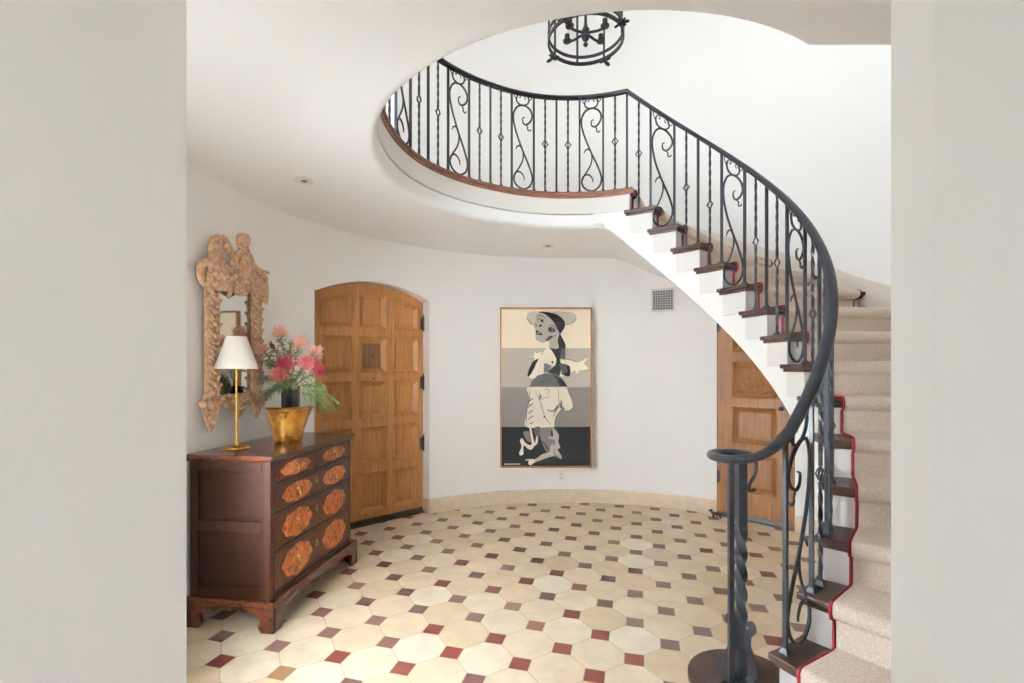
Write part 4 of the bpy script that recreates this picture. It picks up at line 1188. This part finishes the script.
# outlet
oa = 88.5; vo = P(oa, 2.313, .29); vt, vn = Vector((math.sin(rad(oa)),-math.cos(rad(oa)),0)), -Vector((math.cos(rad(oa)),math.sin(rad(oa)),0))
OM = Matrix(((vt.x,vn.x,0,vo.x),(vt.y,vn.y,0,vo.y),(0,0,1,vo.z),(0,0,0,1)))
ou = tag(empty('wall_outlet', vo), 'white electrical outlet plate on the wall below the painting', 'outlet')
q = MB(); q.box((-.036,-.002,-.058),(.036,.006,.058), OM); q.build('cover_plate', M_white, ou, bevel=.002)
for z in (-.022,.022):
    s_ = MB(); s_.box((-.017,.006,z-.014),(.017,.008,z+.014), OM); so_ = s_.build('socket', M_cream, ou, bevel=.003)
    k_ = MB(); k_.box((-.008,.008,z-.003),(-.006,.0085,z+.006), OM); k_.box((.006,.008,z-.003),(.008,.0085,z+.006), OM); k_.build('slot', M_black, so_)
# recessed spots
def spot(x, y, lab):
    s_ = tag(empty('recessed_spotlight', (x,y,HC)), lab, 'light', 'recessed ceiling spotlights')
    q = MB(); q.lathe([(.052,-.001),(.058,-.004),(.058,-.007),(.04,-.008),(.034,-.004),(.034,-.002)], 32, Matrix.Translation((x,y,HC)), cap=False); q.build('trim_ring', M_cream, s_, smooth=40)
    q = MB(); q.lathe([(0,-.002),(.034,-.002),(.034,-.0035),(0,-.0035)], 24, Matrix.Translation((x,y,HC))); q.build('lens', M_skirt, s_)
    q = MB(); q.ell((x,y+.006,HC-.006), (.02,.012,.007)); q.build('lamp_eyeball', base_mat('grey_metal', srgb(120,118,114), .4, .3), s_)
spot(-1.330, 3.05, 'round recessed spotlight in the ceiling above the mirror side')
spot(.352, 4.66, 'round recessed spotlight in the ceiling in front of the painting')

# ------------------------------------------------------------------ chandelier
chx, chy, chz = .452, 2.93, 3.47
ch = tag(empty('chandelier', (chx,chy,chz)), 'black wrought iron ring chandelier hanging in the stair void', 'chandelier')
T_ = Matrix.Translation((chx,chy,chz))
def ring(z, R_, h_, w_, name):
    q = MB(); q.sweep([T_@Vector((R_*math.cos(2*PI*i/48),R_*math.sin(2*PI*i/48),z)) for i in range(48)], [(-w_,-h_),(w_,-h_),(w_,h_),(-w_,h_)], closed=True, up=(0,0,1)); q.build(name, M_iron, ch, smooth=40)
ring(0, .228, .010, .005, 'ring'); ring(.045, .228, .008, .005, 'ring'); ring(.42, .228, .009, .005, 'ring')
for k in range(8):
    a = rad(50+45*k); q = MB(); q.tube([T_@Vector((.228*math.cos(a),.228*math.sin(a),0)), T_@Vector((.228*math.cos(a),.228*math.sin(a),.42))], .007, 4); q.build('upright', M_iron, ch)
    if k % 2 == 0:
        q = MB(); random.seed(k)
        c0 = T_@Vector((.236*math.cos(a),.236*math.sin(a),-.005)); d = Vector((math.cos(a),math.sin(a),0)); s_ = Vector((-d.y,d.x,0))
        for dd, ln, wd in ((d*.9+Vector((0,0,-.15)),.055,.016),(d*.3+s_*.9+Vector((0,0,.1)),.04,.010),(d*.3-s_*.9+Vector((0,0,.1)),.04,.010),(d+Vector((0,0,.6)),.035,.010),(-d+Vector((0,0,-.2)),.04,.012)):
            dd = dd.normalized(); pe = dd.cross(Vector((0,0,1))).normalized()
            p0=c0; pm=c0+dd*ln*.55; p1=c0+dd*ln; th_=dd.cross(pe)*.005
            q.add([p0-pe*.006, p0+pe*.006, pm+pe*wd, pm-pe*wd, p1+pe*wd*.75, p1-pe*wd*.75, p0+th_, pm+th_*2, p1+th_], [(0,1,2,3),(3,2,4,5),(0,6,1),(1,6,7,2),(6,0,3,7),(2,7,8,4),(7,3,5,8),(5,4,8)])
        q.ell(c0, (.015,.015,.015)); q.build('leaf_cluster', M_iron, ch)
for k in range(4):
    a = rad((32,148,212,328)[k]); q = MB(); r_ = .125
    q.tube([T_@Vector((0,0,.045)), T_@Vector((r_*.6*math.cos(a),r_*.6*math.sin(a),.03)), T_@Vector((r_*math.cos(a),r_*math.sin(a),.03))], .008, 6)
    ao = q.build('arm', M_iron, ch)
    M3 = T_@Matrix.Translation((r_*math.cos(a),r_*math.sin(a),.03))
    q = MB(); q.lathe([(0,0),(.024,.004),(.027,.014),(.016,.018),(.016,.05),(0,.05)], 16, M3); q.build('candle_cup', M_iron, ao, smooth=40)
    q = MB(); q.lathe([(0,.05),(.013,.05),(.016,.07),(.012,.095),(.003,.125),(0,.126)], 14, M3); q.build('bulb', base_mat('bulb_glass', srgb(244,222,200), .3), ao, smooth=60)
q = MB(); q.lathe([(0,-.002),(.006,.0),(.016,.014),(.006,.03),(.02,.045),(.026,.062),(.012,.078),(.02,.09),(.024,.105),(.012,.125),(.009,.16),(.009,.55),(0,.55)], 16, T_@Matrix.Translation((0,0,-.04))); q.build('hub', M_iron, ch, smooth=50)
for k in range(4):
    a = 2*PI*(k+.3)/4; q = MB(); q.tube([T_@Vector((.228*math.cos(a),.228*math.sin(a),.42)), T_@Vector((.09*math.cos(a),.09*math.sin(a),.56)), T_@Vector((0,0,.62))], .006, 5); q.build('crown_bar', M_iron, ch)
q = MB(); z = chz+.62
i=0
while z < HU-.03:
    M4 = Matrix.Translation((chx,chy,z+.02)) @ Matrix.Rotation((i%2)*PI/2,4,'Z')
    q.tube([M4@Vector((.010*math.cos(t_),0,.024*math.sin(t_))) for t_ in [2*PI*j/10 for j in range(10)]], .003, 5, closed=True); z += .038; i+=1
q.lathe([(0,0),(.05,0),(.06,.03),(0,.03)], 20, Matrix.Translation((chx,chy,HU-.034)))
q.build('chain', M_iron, ch)

# ------------------------------------------------------------------ light
def area(name, loc, target, sx, sy, power, col=(1,1,1)):
    l = bpy.data.lights.new(name, 'AREA'); l.shape='RECTANGLE'; l.size=sx; l.size_y=sy; l.energy=power; l.color=col
    o = bpy.data.objects.new(name, l); COL.objects.link(o); o.location=loc
    d = Vector(target)-Vector(loc); o.rotation_euler = d.to_track_quat('-Z','Y').to_euler(); return o
for wi, (a0,a1,z0,z1) in enumerate(WIN):
    am = (a0+a1)/2; w_ = 2*RU*math.sin(rad((a1-a0)/2))*1.1
    area('window_daylight', P(am, RU+.32, (z0+z1)/2), P(am, 0, (z0+z1)/2-.15), w_, z1-z0, [33,40,36][wi], (.89,.97,1.05))  # lamp outside each upper opening; only the first window is real
area('hall_window_daylight', P(214, 4.3, 3.1), (.3,3.3,.5), 2.6, 2.2, 70, (.90,.97,1.04))  # added lamp shining down through the added low window
hw = area('hall_window_skylight', P(216, 2.34+.30, 1.36), (.6,3.5,.75), 1.05, 1.5, 285, (.89,.97,1.05)); hw.data.spread = rad(100)  # added fill lamp at the low opening, brightens the back wall
area('passage_window_daylight', (2.62,-1.5,1.45), (0,-1.2,1.3), 1.7, 1.9, 38, (.89,.97,1.05))  # added lamp that lifts the passage walls, no known source there
w_ = bpy.data.worlds.new('sky'); sc.world = w_; w_.use_nodes = True
bg = w_.node_tree.nodes['Background']
sky = w_.node_tree.nodes.new('ShaderNodeTexSky'); sky.sky_type='NISHITA'; sky.sun_elevation=rad(42); sky.sun_rotation=rad(150); sky.sun_disc=False
w_.node_tree.links.new(sky.outputs[0], bg.inputs[0]); bg.inputs[1].default_value = .25

# ------------------------------------------------------------------ camera
cd = bpy.data.cameras.new('camera'); cam = bpy.data.objects.new('camera', cd); COL.objects.link(cam)
cd.sensor_width = 36; cd.lens = 477.15/1024*36; cd.shift_y = (369.3-341.5)/1024; cd.clip_start=.02
cam.location = (0,0,1.45); cam.rotation_euler = (PI/2,0,0); sc.camera = cam
sc.view_settings.view_transform='Standard'; sc.view_settings.look='None'; sc.view_settings.gamma=1; sc.view_settings.use_curve_mapping=False
sc.view_settings.exposure = .66
sc.cycles.max_bounces = 10; sc.cycles.diffuse_bounces = 8
